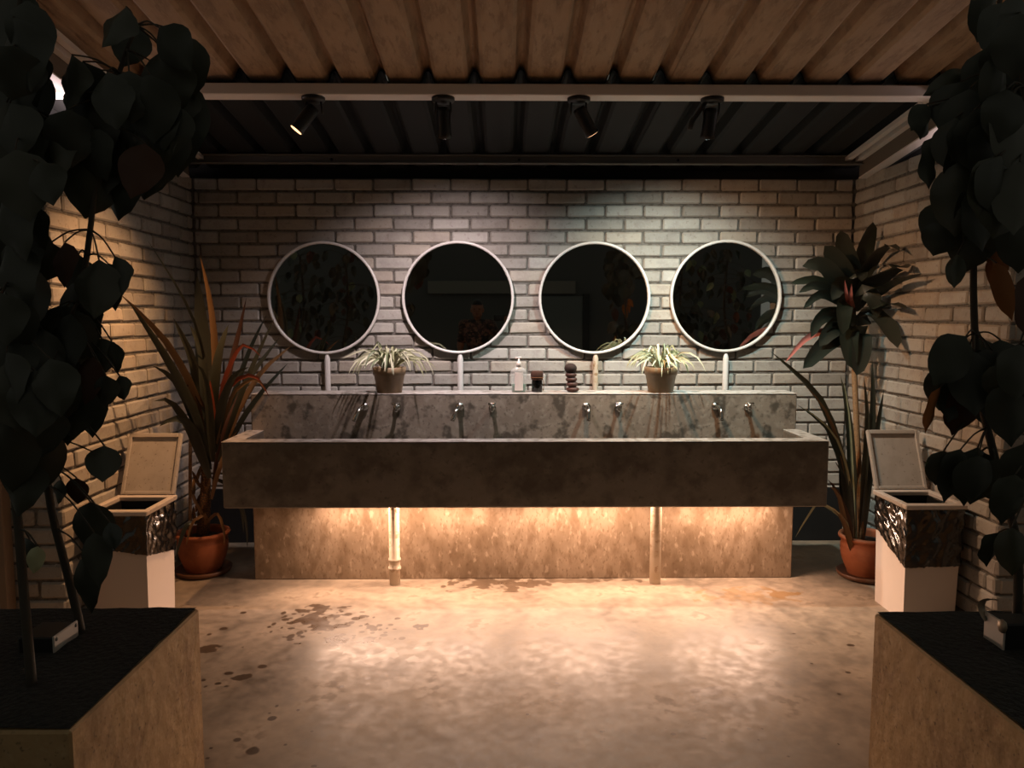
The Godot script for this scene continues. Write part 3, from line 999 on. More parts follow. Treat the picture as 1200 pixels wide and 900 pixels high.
func build_corner_plants() -> void:
	# left: spiky plant
	var l := thing("spiky_potted_plant", "spiky long-leaved plant in a ribbed terracotta pot in the left corner", "potted plant", Vector3(-1.87, 0, -4.3))
	clay_pot(l)
	var tr := begin()
	tube(tr, smooth_path([Vector3(0.0, 0.2, 0), Vector3(0.01, 0.33, 0.0), Vector3(0.03, 0.55, 0), Vector3(0.03, 0.85, 0.0)], 12), [0.034, 0.036, 0.037, 0.036, 0.034, 0.03, 0.028, 0.026, 0.024, 0.022, 0.02, 0.018, 0.016], 12)
	piece(l, "trunk", tr, M.fibre)
	var c2 := begin()
	tube(c2, smooth_path([Vector3(-0.06, 0.2, 0.03), Vector3(-0.05, 0.5, 0.03), Vector3(-0.03, 0.9, 0.03), Vector3(-0.02, 1.1, 0.0)], 8), [0.012, 0.011, 0.01], 8)
	piece(l, "cane", c2, M.trunk)
	for k in 14:       # fibre scales wrapped round the trunk
		var a := k * 2.4
		var y := 0.27 + k * 0.022
		var st := begin()
		var rr := 0.036
		strap(st, smooth_path([Vector3(cos(a) * rr, y, sin(a) * rr), Vector3(cos(a + 0.5) * (rr + 0.006), y + 0.05, sin(a + 0.5) * (rr + 0.006)), Vector3(cos(a + 0.9) * (rr + 0.016), y + 0.10, sin(a + 0.9) * (rr + 0.016))], 5), 0.022, 0.3)
		piece(l, "leaf_scale", st, M.leaf_tan if k % 3 == 0 else M.fibre)
	blades(l, "leaf", [
		[8.6, "leaf_tan", 0, [[250, 520, -4.28], [253, 420, -4.25], [246, 350, -4.22], [234, 298, -4.2]]],
		[3.9, "leaf_grey", 0, [[247, 520, -4.25], [240, 420, -4.1], [218, 355, -4.0], [172, 280, -3.9]]],
		[10.1, "leaf_tan", 0, [[246, 540, -4.25], [232, 470, -4.1], [195, 400, -3.9], [138, 342, -3.72]]],
		[11.7, "leaf_dark", 0, [[246, 545, -4.2], [228, 480, -4.0], [190, 410, -3.82], [150, 352, -3.72]]],
		[20.3, "leaf_dark", 0, [[246, 520, -4.3], [242, 430, -4.35], [236, 370, -4.38], [231, 322, -4.4]]],
		[6.2, "leaf_grey", 0, [[256, 530, -4.25], [275, 460, -4.3], [295, 405, -4.35], [313, 368, -4.38]]],
		[7, "leaf_dark2", 0, [[256, 530, -4.2], [280, 465, -4.2], [305, 425, -4.25], [328, 395, -4.3]]],
		[7, "leaf_tan", 0, [[258, 545, -4.2], [280, 480, -4.2], [312, 430, -4.22], [343, 404, -4.25]]],
		[6.2, "leaf_grey", 0, [[258, 545, -4.18], [285, 490, -4.15], [315, 450, -4.15], [338, 425, -4.2]]],
		[6.2, "leaf_dark2", 0, [[256, 540, -4.15], [280, 470, -4.1], [300, 420, -4.12], [322, 372, -4.15]]],
		[7, "leaf_brown", 0, [[254, 520, -4.2], [268, 440, -4.25], [280, 390, -4.28], [289, 348, -4.3]]],
		[5.5, "leaf_red", 0, [[254, 500, -4.15], [265, 440, -4.1], [285, 404, -4.08], [307, 419, -4.06]]],
		[5.5, "leaf_red", 0, [[254, 510, -4.12], [272, 450, -4.06], [298, 440, -4.03], [316, 466, -4.02]]],
		[4.7, "leaf_tan", 0, [[254, 520, -4.1], [276, 458, -4.04], [300, 444, -4.02], [312, 460, -4.0]]],
		[7, "leaf_red", 0, [[250, 530, -4.12], [251, 500, -4.1], [249, 470, -4.1], [246, 445, -4.1]]],
		[12.5, "leaf_dark", 0, [[246, 540, -4.2], [235, 460, -4.15], [222, 410, -4.1], [203, 372, -4.05]]],
		[12.5, "leaf_dark", 0, [[246, 550, -4.2], [225, 480, -4.1], [200, 440, -4.0], [178, 428, -3.95]]],
		[11.7, "leaf_dark2", 0, [[246, 560, -4.2], [222, 500, -4.1], [200, 470, -4.05], [180, 470, -4.0]]],
		[11.7, "leaf_dark", 0, [[246, 560, -4.15], [225, 500, -4.05], [205, 490, -4.0], [186, 500, -3.98]]],
		[11.7, "leaf_dark", 0, [[248, 520, -4.15], [240, 450, -4.1], [236, 410, -4.1], [222, 380, -4.1]]],
		[12.5, "leaf_dark2", 0, [[248, 520, -4.15], [252, 450, -4.12], [258, 410, -4.12], [268, 380, -4.15]]],
		[10.9, "leaf_dark", 0, [[252, 530, -4.12], [262, 470, -4.05], [275, 440, -4.02], [292, 430, -4.0]]],
		[10.1, "leaf_dark2", 0, [[250, 540, -4.1], [246, 480, -4.05], [240, 440, -4.02], [228, 425, -4.0]]],
		[6.2, "leaf_brown", 0, [[248, 510, -4.15], [235, 470, -4.1], [222, 450, -4.05], [212, 460, -4.0]]],
		[5.5, "leaf_tan", 0, [[248, 585, -4.2], [254, 560, -4.15], [268, 520, -4.15], [278, 505, -4.15]]],
		[5.5, "leaf_brown", 0, [[250, 570, -4.2], [256, 530, -4.15], [268, 490, -4.15], [280, 460, -4.2]]],
		[4.7, "leaf_grey", 0, [[236, 612, -4.25], [222, 612, -4.15], [212, 632, -4.13], [206, 655, -4.12]]],
		[3.9, "leaf_tan", 0, [[240, 615, -4.25], [240, 604, -4.12], [226, 612, -4.10], [218, 640, -4.10]]],
		[3.9, "leaf_tan", 0, [[240, 615, -4.25], [255, 602, -4.15], [263, 625, -4.12], [262, 640, -4.12]]],
		[3.9, "leaf_grey", 0, [[248, 560, -4.2], [268, 570, -4.15], [282, 595, -4.15], [286, 625, -4.16]]],
		[3.9, "leaf_grey", 0, [[250, 560, -4.2], [275, 572, -4.15], [288, 610, -4.15], [290, 642, -4.16]]],
	])
	# right: broad-leaved cane plant with striped blades at its foot
	var r := thing("broad_leaved_potted_plant", "tall cane plant with glossy dark leaf crown in the right corner pot", "potted plant", Vector3(1.962, 0, -4.18))
	clay_pot(r)
	var tk := begin()
	var z := -4.18
	var w := -4.58
	tube(tk, smooth_path([at(1010, 652, z) - r.position, at(1007, 570, z) - r.position, at(1003, 480, z - 0.12) - r.position, at(1000, 400, w + 0.05) - r.position, at(1000, 330, w) - r.position], 12), [0.021, 0.02, 0.019, 0.018, 0.017, 0.016], 12)
	piece(r, "cane", tk, M.trunk)
	blades(r, "leaf", [
		[26, "leaf_dark", 1, [[1000, 345, w], [994, 315, w + 0.03], [988, 292, w + 0.04], [985, 270, w + 0.04]]],
		[28, "leaf_dark", 1, [[999, 348, w], [988, 325, w + 0.06], [976, 303, w + 0.09], [966, 288, w + 0.11]]],
		[22, "leaf_gloss", 1, [[1001, 345, w], [1008, 315, w + 0.02], [1014, 288, w + 0.02], [1023, 260, w + 0.03]]],
		[17, "leaf_dark", 1, [[1003, 348, w], [1018, 310, w + 0.03], [1036, 288, w + 0.06], [1054, 294, w + 0.09]]],
		[30, "leaf_dark", 1, [[1004, 352, w], [1024, 326, w + 0.06], [1044, 314, w + 0.12], [1064, 314, w + 0.16]]],
		[20, "leaf_gloss", 1, [[1004, 356, w], [1026, 340, w + 0.08], [1052, 326, w + 0.16], [1080, 320, w + 0.2]]],
		[22, "leaf_dark", 1, [[998, 352, w], [982, 332, w + 0.08], [962, 310, w + 0.13], [940, 312, w + 0.15]]],
		[12, "leaf_gloss", 1, [[998, 356, w], [978, 342, w + 0.08], [955, 328, w + 0.13], [926, 332, w + 0.16]]],
		[13, "leaf_dark", 1, [[998, 360, w], [978, 345, w + 0.1], [955, 334, w + 0.16], [936, 343, w + 0.19]]],
		[12, "leaf_grey", 1, [[998, 362, w], [982, 352, w + 0.1], [960, 345, w + 0.16], [941, 362, w + 0.19]]],
		[14, "leaf_gloss", 1, [[999, 380, w], [985, 368, w + 0.1], [964, 368, w + 0.16], [949, 388, w + 0.19]]],
		[15, "leaf_grey", 1, [[1000, 385, w], [985, 371, w + 0.12], [962, 374, w + 0.18], [950, 396, w + 0.2]]],
		[24, "leaf_dark", 1, [[1000, 385, w], [984, 380, w + 0.12], [970, 390, w + 0.18], [960, 406, w + 0.2]]],
		[24, "leaf_gloss", 1, [[1001, 385, w], [996, 380, w + 0.14], [993, 400, w + 0.18], [999, 432, w + 0.18]]],
		[26, "leaf_dark", 1, [[1002, 380, w], [1018, 370, w + 0.1], [1036, 380, w + 0.16], [1052, 408, w + 0.18]]],
		[18, "leaf_gloss", 1, [[1003, 375, w], [1018, 362, w + 0.08], [1038, 356, w + 0.14], [1062, 362, w + 0.16]]],
		[22, "leaf_dark", 1, [[1002, 365, w], [1010, 345, w + 0.12], [1022, 350, w + 0.18], [1028, 372, w + 0.2]]],
		[24, "leaf_dark", 1, [[1000, 350, w], [1002, 330, w + 0.1], [1006, 318, w + 0.16], [1010, 330, w + 0.22]]],
		[24, "leaf_dark", 1, [[999, 355, w], [990, 338, w + 0.12], [982, 335, w + 0.18], [975, 352, w + 0.22]]],
		[22, "leaf_gloss", 1, [[1001, 365, w], [992, 352, w + 0.14], [988, 362, w + 0.2], [988, 392, w + 0.2]]],
		[24, "leaf_grey", 1, [[1000, 400, w], [985, 392, w + 0.12], [965, 404, w + 0.18], [941, 432, w + 0.2]]],
		[26, "leaf_dark", 1, [[1002, 400, w], [1006, 390, w + 0.14], [1008, 410, w + 0.18], [1004, 440, w + 0.18]]],
		[8, "leaf_pink", 0, [[995, 395, w], [975, 386, w + 0.12], [945, 396, w + 0.17], [920, 425, w + 0.2]]],
		[6, "leaf_pink", 0, [[1000, 362, w], [993, 352, w + 0.16], [991, 340, w + 0.18], [990, 328, w + 0.19]]],
		[6, "leaf_pink", 0, [[1001, 364, w], [997, 352, w + 0.16], [997, 342, w + 0.18], [998, 332, w + 0.19]]],
		# striped blades from the foot
		[10, "leaf_dark2", 0, [[1000, 650, z], [990, 560, z + 0.05], [962, 470, z + 0.1], [902, 411, z + 0.14]]],
		[5, "leaf_tan", 0, [[1001, 648, z + 0.02], [992, 560, z + 0.07], [970, 486, z + 0.12], [940, 448, z + 0.15]]],
		[8, "leaf_grey", 0, [[1000, 650, z], [993, 560, z + 0.06], [972, 505, z + 0.12], [934, 474, z + 0.15]]],
		[3, "leaf_pale", 0, [[1000, 650, z + 0.02], [995, 562, z + 0.08], [975, 506, z + 0.14], [936, 475, z + 0.17]]],
		[11, "leaf_dark", 0, [[1000, 650, z], [994, 590, z + 0.06], [985, 540, z + 0.08], [966, 500, z + 0.1]]],
		[11, "leaf_dark2", 0, [[1003, 650, z], [998, 560, z], [994, 490, z], [985, 440, z]]],
		[3, "leaf_pale", 0, [[1003, 650, z + 0.02], [999, 560, z + 0.02], [995, 490, z + 0.02], [988, 442, z + 0.02]]],
		[10, "leaf_dark", 0, [[1008, 650, z], [1016, 560, z], [1022, 490, z], [1022, 420, z]]],
		[9, "leaf_grey", 0, [[1008, 650, z], [1018, 560, z + 0.05], [1028, 500, z + 0.05], [1036, 455, z + 0.05]]],
		[8, "leaf_dark2", 0, [[1008, 650, z], [1012, 560, z + 0.05], [1016, 490, z + 0.08], [1012, 440, z + 0.1]]],
		[7, "leaf_brown", 0, [[1000, 650, z + 0.05], [992, 605, z + 0.1], [980, 575, z + 0.12], [970, 562, z + 0.13]]],
		[7, "leaf_tan", 0, [[999, 650, z + 0.05], [990, 615, z + 0.1], [982, 580, z + 0.13], [972, 570, z + 0.15]]],
		[6, "leaf_tan", 0, [[999, 650, z + 0.05], [994, 625, z + 0.1], [984, 604, z + 0.13], [974, 594, z + 0.15]]],
		[4, "leaf_pale", 0, [[1000, 645, z + 0.05], [988, 608, z + 0.12], [960, 590, z + 0.17], [932, 630, z + 0.2]]],
		[5, "leaf_grey", 0, [[1000, 650, z + 0.02], [990, 600, z + 0.04], [985, 570, z + 0.06], [984, 532, z + 0.08]]],
		[6, "leaf_grey", 0, [[998, 652, z + 0.04], [996, 600, z + 0.08], [990, 560, z + 0.1], [978, 540, z + 0.12]]],
	])

# ---------------------------------------------------------------- tall plants in the planters
func tall_plant(label: String, stem_px: Array, stem_r: float, leaves: Array, seed_: int) -> void:
	rng.seed = seed_
	var base := at(stem_px[0][0], stem_px[0][1], stem_px[0][2])
	var o := thing("tall_leafy_plant", label, "plant", base, "tall plants in the planter boxes")
	var pts := []
	for p in stem_px:
		pts.append(at(p[0], p[1], p[2]) - base)
	var path := smooth_path(pts, 26)
	path[0] += Vector3(0, -0.02, 0)
	var st := begin()
	var radii := []
	for k in 27:
		radii.append(lerpf(stem_r, stem_r * 0.45, k / 26.0))
	tube(st, path, radii, 8)
	piece(o, "stem", st, M.stem)
	for lf in leaves:
		# [base px, base py, tip px, tip py, width px, material, depth]
		var z: float = lf[6]
		var a := at(lf[0], lf[1], z) - base
		var b := at(lf[2], lf[3], z + rng.randf_range(-0.03, 0.05)) - base
		hang_leaf(o, path, a, b, lf[4] * scale_at(z), M[lf[5]])

func hang_leaf(o: Node3D, path: Array, a: Vector3, b: Vector3, width: float, mat: Material) -> void:
	if leaf_meshes.is_empty():
		for k in 6:
			leaf_meshes.append(broad_leaf(0.66, [0.15, 0.3, 0.45, 0.2, 0.5, 0.05][k], [0.15, 0.3, 0.45, 0.5, 0.2, 0.35][k], [0.1, 0.16, 0.08, 0.2, 0.14, 0.12][k]))
	var m := part(o, "leaf", leaf_meshes[rng.randi_range(0, 5)], mat, a)
	var len := (b - a).length()
	var y := -(b - a).normalized()
	var zf := Vector3(rng.randf_range(-0.55, 0.55), 0.1, 1.0)
	var x := y.cross(zf).normalized()
	zf = x.cross(y)
	m.basis = Basis(x * (width / 0.62), y * len, zf * len)
	# stalk to the nearest higher point of the stem
	var best := 0
	var bd := 1e9
	for k in path.size():
		var d: float = (path[k] - a - Vector3(0, 0.03, 0)).length()
		if d < bd:
			bd = d
			best = k
	var st := begin()
	var e: Vector3 = path[best]
	var mid := (a + e) * 0.5 + Vector3(0, 0.006 + bd * 0.05, 0)
	tube(st, smooth_path([e, mid, a], 6), [0.0035, 0.003, 0.0022], 5)
	piece(o, "leaf_stalk", st, M.stem)

var leaf_meshes := []

func spread(list: Array, z: float, mats: Array, sd: int) -> Array:
	var r := RandomNumberGenerator.new()
	r.seed = sd
	var out := []
	for l in list:
		var mt: String = l[5] if l.size() > 5 else mats[r.randi_range(0, mats.size() - 1)]
		out.append([l[0], l[1], l[2], l[3], l[4], mt, z + r.randf_range(-0.13, 0.13)])
	return out

# more leaves inside a plant's mass: boxes [x0, y0, x1, y1, how many]
func filler(boxes: Array, sd: int) -> Array:
	var r := RandomNumberGenerator.new()
	r.seed = sd
	var out := []
	for b in boxes:
		for k in b[4]:
			var x := r.randf_range(b[0], b[2])
			var y := r.randf_range(b[1], b[3])
			out.append([x, y, x + r.randf_range(-14, 14), y + r.randf_range(58, 88), r.randf_range(46, 62)])
	return out

func build_foreground_plants() -> void:
	var dk := ["leaf_dark", "leaf_dark", "leaf_dark2", "leaf_dark"]
	tall_plant("tall dark leafy plant nearest the left edge, growing in the left planter", [[38, 812, -1.78], [30, 720, -1.80], [22, 620, -1.82], [10, 480, -1.84], [18, 330, -1.86], [24, 180, -1.86], [20, 60, -1.86], [26, -40, -1.86]], 0.012, spread([
		[15, -15, 10, 70, 55], [32, 0, 40, 85, 46], [5, 50, 12, 150, 62], [28, 70, 34, 160, 52], [8, 120, 25, 222, 62], [42, 128, 48, 215, 46], [58, 140, 66, 212, 38], [18, 175, 33, 262, 62], [46, 190, 62, 242, 44], [3, 225, 18, 312, 60], [30, 240, 42, 300, 40], [8, 285, 20, 372, 56], [28, 310, 38, 392, 42], [2, 345, 14, 432, 60], [28, 375, 40, 462, 55], [50, 385, 46, 472, 50], [8, 425, 20, 512, 60], [38, 445, 34, 545, 62], [12, 495, 10, 592, 55], [44, 500, 38, 604, 55], [22, 535, 14, 612, 54], [58, 420, 66, 495, 50], [20, 455, 5, 540, 50], [35, 632, 13, 674, 34, "leaf_grey"], [44, 640, 36, 682, 18, "leaf_pale"], [16, 20, 30, 110, 55], [0, 180, 5, 260, 50], [10, 390, 4, 470, 55]] + filler([[-5, -20, 30, 520, 26], [38, 430, 60, 480, 4]], 1), -1.82, dk, 1), 21)
	tall_plant("tall dark leafy plant with overhanging crown, right of its neighbour in the left planter", [[97, 745, -2.1], [76, 660, -2.08], [56, 570, -2.05], [62, 470, -2.0], [92, 360, -1.97], [108, 250, -1.95], [120, 150, -1.95], [148, 60, -1.95], [160, 30, -1.95]], 0.012, spread([
		[148, 8, 113, 54, 42], [160, 28, 140, 80, 40], [186, 32, 224, 84, 46], [206, 38, 216, 124, 54], [192, 58, 196, 146, 58], [216, 90, 192, 216, 58], [178, 108, 168, 204, 58], [200, 128, 174, 232, 50], [84, 64, 70, 134, 44], [97, 72, 106, 152, 50], [126, 84, 132, 154, 44], [102, 108, 116, 194, 58], [128, 118, 142, 204, 58], [152, 108, 156, 184, 54], [80, 128, 84, 204, 50], [150, 158, 154, 238, 54], [135, 178, 120, 268, 58], [110, 188, 98, 262, 58], [170, 168, 152, 234, 46, "leaf_brown"], [60, 284, 50, 334, 38], [76, 284, 72, 338, 30, "leaf_brown"], [92, 298, 84, 374, 44], [116, 304, 108, 376, 48], [134, 300, 140, 348, 26], [126, 308, 128, 368, 34], [96, 328, 80, 424, 58], [70, 358, 55, 434, 54], [86, 368, 78, 444, 50], [119, 396, 122, 440, 32], [131, 400, 133, 442, 22], [124, 440, 120, 482, 26], [140, 440, 143, 470, 20], [110, 418, 94, 478, 40, "leaf_brown"], [76, 430, 60, 504, 50], [90, 448, 100, 502, 44], [70, 458, 78, 524, 54], [102, 458, 108, 514, 34], [122, 522, 120, 566, 36], [110, 530, 113, 562, 20], [106, 588, 108, 664, 42], [110, 624, 113, 694, 36], [128, 612, 132, 648, 20, "leaf_grey"], [72, 562, 58, 596, 20], [100, 650, 97, 738, 28], [62, 400, 50, 470, 46], [90, 560, 86, 600, 24, "leaf_brown"]] + filler([[95, 80, 200, 130, 18], [95, 130, 180, 165, 10], [70, 340, 100, 380, 6], [55, 420, 85, 460, 5]], 2), -1.97, dk, 2), 22)
	tall_plant("tall dark leafy plant in the right planter, crown below the edge beam", [[1192, 722, -2.1], [1192, 640, -2.08], [1172, 560, -2.05], [1150, 470, -2.02], [1143, 400, -2.0], [1141, 300, -2.0], [1150, 200, -1.98], [1165, 100, -1.96], [1172, -10, -1.95]], 0.013, spread([
		[1180, 2, 1166, 74, 50], [1166, -25, 1160, 55, 40], [1142, 84, 1086, 106, 26], [1152, 58, 1160, 124, 40], [1126, 96, 1100, 154, 44], [1136, 104, 1124, 184, 50], [1086, 122, 1068, 154, 24], [1092, 124, 1082, 165, 26], [1100, 158, 1095, 224, 28], [1120, 138, 1110, 204, 40], [1140, 148, 1130, 234, 54], [1160, 138, 1170, 224, 54], [1126, 188, 1120, 284, 54], [1156, 198, 1150, 294, 58], [1122, 233, 1098, 298, 60], [1150, 244, 1128, 330, 54], [1176, 238, 1166, 304, 54], [1110, 260, 1092, 304, 40], [1122, 298, 1118, 338, 20], [1132, 394, 1095, 454, 50], [1150, 396, 1140, 474, 60], [1172, 398, 1186, 474, 58], [1116, 428, 1100, 494, 46], [1140, 440, 1130, 526, 48, "leaf_brown"], [1166, 438, 1160, 508, 50], [1102, 454, 1086, 512, 12, "leaf_dead"], [1106, 528, 1100, 580, 32], [1126, 526, 1110, 594, 44], [1146, 524, 1140, 604, 54], [1166, 538, 1176, 604, 48], [1170, 624, 1160, 670, 30], [1162, 286, 1186, 334, 22, "leaf_dead"], [1168, 308, 1190, 380, 24, "leaf_dead"], [1160, 302, 1178, 354, 16, "leaf_dead"], [1128, 440, 1118, 500, 44]] + filler([[1130, 120, 1185, 220, 14], [1120, 400, 1170, 420, 5], [1125, 528, 1160, 535, 3]], 3), -1.98, dk, 3), 23)
	tall_plant("dark leafy plant at the right edge, growing in the right planter", [[1235, 800, -1.85], [1222, 640, -1.83], [1214, 480, -1.82], [1208, 300, -1.8], [1200, 120, -1.8], [1192, -40, -1.8]], 0.012, spread([
		[1195, 15, 1190, 96, 50], [1182, 118, 1192, 206, 54], [1195, 178, 1190, 266, 60], [1196, 246, 1202, 326, 50], [1196, 402, 1198, 486, 54], [1186, 448, 1186, 526, 50], [1190, 556, 1180, 624, 44], [1186, 618, 1192, 686, 34], [1200, 90, 1205, 170, 50], [1205, 320, 1208, 400, 40, "leaf_brown"], [1175, 60, 1180, 140, 50], [1200, 520, 1204, 590, 45]] + filler([[1165, -20, 1200, 210, 14], [1180, 400, 1205, 430, 4]], 4), -1.8, dk, 4), 24)
	# their neighbours beyond the edge of the picture, which the outer mirrors show
	for n in 4:
		var s := -1 if n < 2 else 1
		rng.seed = 40 + n
		var base := Vector3(s * (1.78 if n % 2 == 0 else 2.25), 0.575, -1.78)
		var o := thing("tall_leafy_plant", "bushy small-leaved plant in the %s planter, mirrored, on its %s" % ["left" if s < 0 else "right", "inner half" if n % 2 == 0 else "outer half"], "plant", base, "tall plants in the planter boxes")
		var path := smooth_path([Vector3(0, -0.02, 0), Vector3(s * 0.05, 0.5, 0.02), Vector3(-s * 0.03, 1.0, 0.0), Vector3(0, 1.55, 0.02)], 26)
		var st := begin()
		tube(st, path, [0.013], 8)
		piece(o, "stem", st, M.stem)
		for k in 70:
			var p := Vector3(rng.randf_range(-0.26, 0.26), rng.randf_range(0.35, 1.65), rng.randf_range(-0.3, 0.22))
			var q := p + Vector3(rng.randf_range(-0.06, 0.06), -rng.randf_range(0.08, 0.15), rng.randf_range(-0.06, 0.06))
			hang_leaf(o, path, p, q, rng.randf_range(0.05, 0.085), M[["leaf_gloss", "leaf_dark2", "leaf_gloss", "leaf_dark", "leaf_grey", "leaf_brown", "leaf_gloss", "leaf_dark", "leaf_sage"][rng.randi_range(0, 8)]])

# ---------------------------------------------------------------- things on the shelf
func spider_plant(label: String, x: float, sd: int) -> void:
	rng.seed = sd
	var o := thing("spider_plant", label, "potted plant", Vector3(x, 1.062, -4.245), "spider plants on the shelf")
	var st := begin()
	lathe(st, [Vector2(0, 0), Vector2(0.069, 0), Vector2(0.086, 0.098), Vector2(0.091, 0.1), Vector2(0.094, 0.142), Vector2(0.09, 0.144), Vector2(0.086, 0.142), Vector2(0.08, 0.12)], 28)
	piece(o, "pot", st, M.tan_pot)
	var so := begin()
	lathe(so, [Vector2(0.083, 0.125), Vector2(0.04, 0.132), Vector2(0, 0.13)], 16)
	piece(o, "soil", so, M.soil)
	for k in 84:
		var a := rng.randf() * TAU
		var reach := rng.randf_range(0.08, 0.25) if k > 20 else rng.randf_range(0.03, 0.1)
		var rise := rng.randf_range(0.05, 0.12) if k > 20 else rng.randf_range(0.09, 0.16)
		var d := Vector3(cos(a), 0, sin(a) * 0.9)
		var p0 := Vector3(cos(a) * 0.02, 0.125, sin(a) * 0.02)
		var drop := rng.randf_range(-0.02, 0.07) + (reach - 0.12) * 0.3
		var b := begin()
		strap(b, smooth_path([p0, p0 + d * reach * 0.4 + Vector3(0, rise, 0), p0 + d * reach * 0.8 + Vector3(0, rise * 0.75, 0), p0 + d * reach + Vector3(0, rise * 0.75 - drop, 0)], 7), rng.randf_range(0.009, 0.014), 0.3)
		piece(o, "leaf", b, M[["leaf_cream", "leaf_pale", "leaf_cream", "leaf_pale", "leaf_sage"][k % 5]])

func build_shelf_things() -> void:
	spider_plant("pale spider plant in a tan pot between the first and second mirrors", -0.763, 61)
	spider_plant("pale spider plant in a tan pot between the third and fourth mirrors", 0.777, 62)
	# soap dispenser
	var s := thing("soap_dispenser", "clear pump soap bottle with white label and green base on the shelf", "soap dispenser", Vector3(-0.03, 1.062, -4.25))
	var clear := plain(Color(0.86, 0.86, 0.84, 0.30), 0.08)
	clear.transparency = BaseMaterial3D.TRANSPARENCY_ALPHA
	var b := begin()
	lathe(b, [Vector2(0, 0), Vector2(0.039, 0), Vector2(0.042, 0.006), Vector2(0.041, 0.03), Vector2(0.047, 0.085), Vector2(0.049, 0.105), Vector2(0.043, 0.128), Vector2(0.022, 0.142), Vector2(0.016, 0.146)], 28, 0.55)
	piece(s, "bottle", b, clear)
	var q := begin()
	lathe(q, [Vector2(0, 0.002), Vector2(0.037, 0.002), Vector2(0.0385, 0.03), Vector2(0.040, 0.046), Vector2(0, 0.046)], 24, 0.52)
	piece(s, "green_soap", q, plain(Color(0.10, 0.42, 0.28), 0.3))
	var lb := begin()
	for k in 10:
		var f := func(kk, y):
			var a: float = PI * 0.5 + (kk - 5) * 0.12
			return Vector3(cos(a) * 0.0415, y, sin(a) * 0.0275)
		quad(lb, f.call(k + 1, 0.012), f.call(k + 1, 0.115), f.call(k, 0.115), f.call(k, 0.012))
	piece(s, "label", lb, plain(Color(0.85, 0.80, 0.77), 0.5))
	var pm := begin()
	lathe(pm, [Vector2(0, 0.144), Vector2(0.014, 0.144), Vector2(0.014, 0.165), Vector2(0.009, 0.172), Vector2(0.005, 0.174), Vector2(0.005, 0.192), Vector2(0, 0.192)], 16)
	tube(pm, [Vector3(-0.022, 0.193, 0.0), Vector3(0.006, 0.196, 0), Vector3(0.016, 0.196, 0)], [0.004, 0.006, 0.006], 8)
	piece(s, "pump", pm, plain(Color(0.84, 0.78, 0.74), 0.4))
	# small dark jar with a brown cloth cap
	var j := thing("small_jar", "small dark jar with a tied brown cap beside the soap", "jar", Vector3(0.074, 1.062, -4.26))
	var g := begin()
	lathe(g, [Vector2(0, 0), Vector2(0.028, 0), Vector2(0.031, 0.006), Vector2(0.030, 0.075), Vector2(0.027, 0.085), Vector2(0, 0.085)], 22)
	piece(j, "glass", g, plain(Color(0.035, 0.03, 0.028), 0.15))
	var cp := begin()
	lathe(cp, [Vector2(0.034, 0.07), Vector2(0.033, 0.082), Vector2(0.036, 0.09), Vector2(0.035, 0.112), Vector2(0.028, 0.12), Vector2(0, 0.122)], 22)
	piece(j, "cloth_cap", cp, plain(Color(0.25, 0.14, 0.08), 0.9))
	var sg := begin()
	var pts := []
	for k in 25:
		pts.append(Vector3(cos(TAU * k / 24) * 0.0345, 0.083, sin(TAU * k / 24) * 0.0345))
	tube(sg, pts, [0.003], 6, false)
	tube(sg, smooth_path([Vector3(0.028, 0.083, 0.02), Vector3(0.038, 0.05, 0.02), Vector3(0.034, 0.01, 0.02)], 6), [0.002], 5)
	piece(j, "string", sg, plain(Color(0.42, 0.27, 0.16), 0.9))
	# knobbly brown wooden piece
	var k := thing("knobbly_wood_piece", "knobbly brown stacked wooden piece standing left of the third mirror post", "ornament", Vector3(0.272, 1.062, -4.25))
	var wood := textured(layered(256, Color(0.26, 0.13, 0.075), [[0.04, 81, Color(0.36, 0.20, 0.12), 0.5, 0.75, 0.8], [0.08, 82, Color(0.13, 0.07, 0.045), 0.62, 0.75, 0.8]]), 0.12, 0.6)
	for i in 5:
		var y: float = [0.016, 0.045, 0.072, 0.098, 0.135][i]
		var rr: float = [0.038, 0.034, 0.033, 0.033, 0.036][i]
		var kb := begin()
		ball(kb, Vector3.ZERO, Vector3(rr, 0.0175 if i < 4 else 0.03, rr), 18, 8)
		piece(k, "knob", kb, wood if i < 4 else plain(Color(0.15, 0.08, 0.05), 0.85), Vector3([0.004, 0.0, -0.003, -0.006, -0.008][i], y, 0))

# ---------------------------------------------------------------- the person with the phone, seen in the second mirror
func capsule_field(f: PackedFloat32Array, n: Vector3i, lo: Vector3, cell: float, bones: Array, k: float) -> void:
	for b in bones:
		var p: Vector3 = b[0]
		var q: Vector3 = b[1]
		var ra: float = b[2]
		var rb: float = b[3]
		var m := maxf(ra, rb) + k + cell * 2.5
		var mn := Vector3i(((p.min(q) - Vector3.ONE * m - lo) / cell).floor()).clamp(Vector3i.ZERO, n - Vector3i.ONE)
		var mx := Vector3i(((p.max(q) + Vector3.ONE * m - lo) / cell).ceil()).clamp(Vector3i.ZERO, n - Vector3i.ONE)
		var pq := q - p
		var l2 := maxf(pq.length_squared(), 1e-9)
		for z in range(mn.z, mx.z + 1):
			for y in range(mn.y, mx.y + 1):
				var row := (z * n.y + y) * n.x
				for x in range(mn.x, mx.x + 1):
					var c := lo + Vector3(x, y, z) * cell
					var t := clampf((c - p).dot(pq) / l2, 0.0, 1.0)
					var d := (c - p - pq * t).length() - lerpf(ra, rb, t)
					var e := f[row + x]
					var h := maxf(k - absf(d - e), 0.0) / k
					f[row + x] = minf(d, e) - h * h * k * 0.25

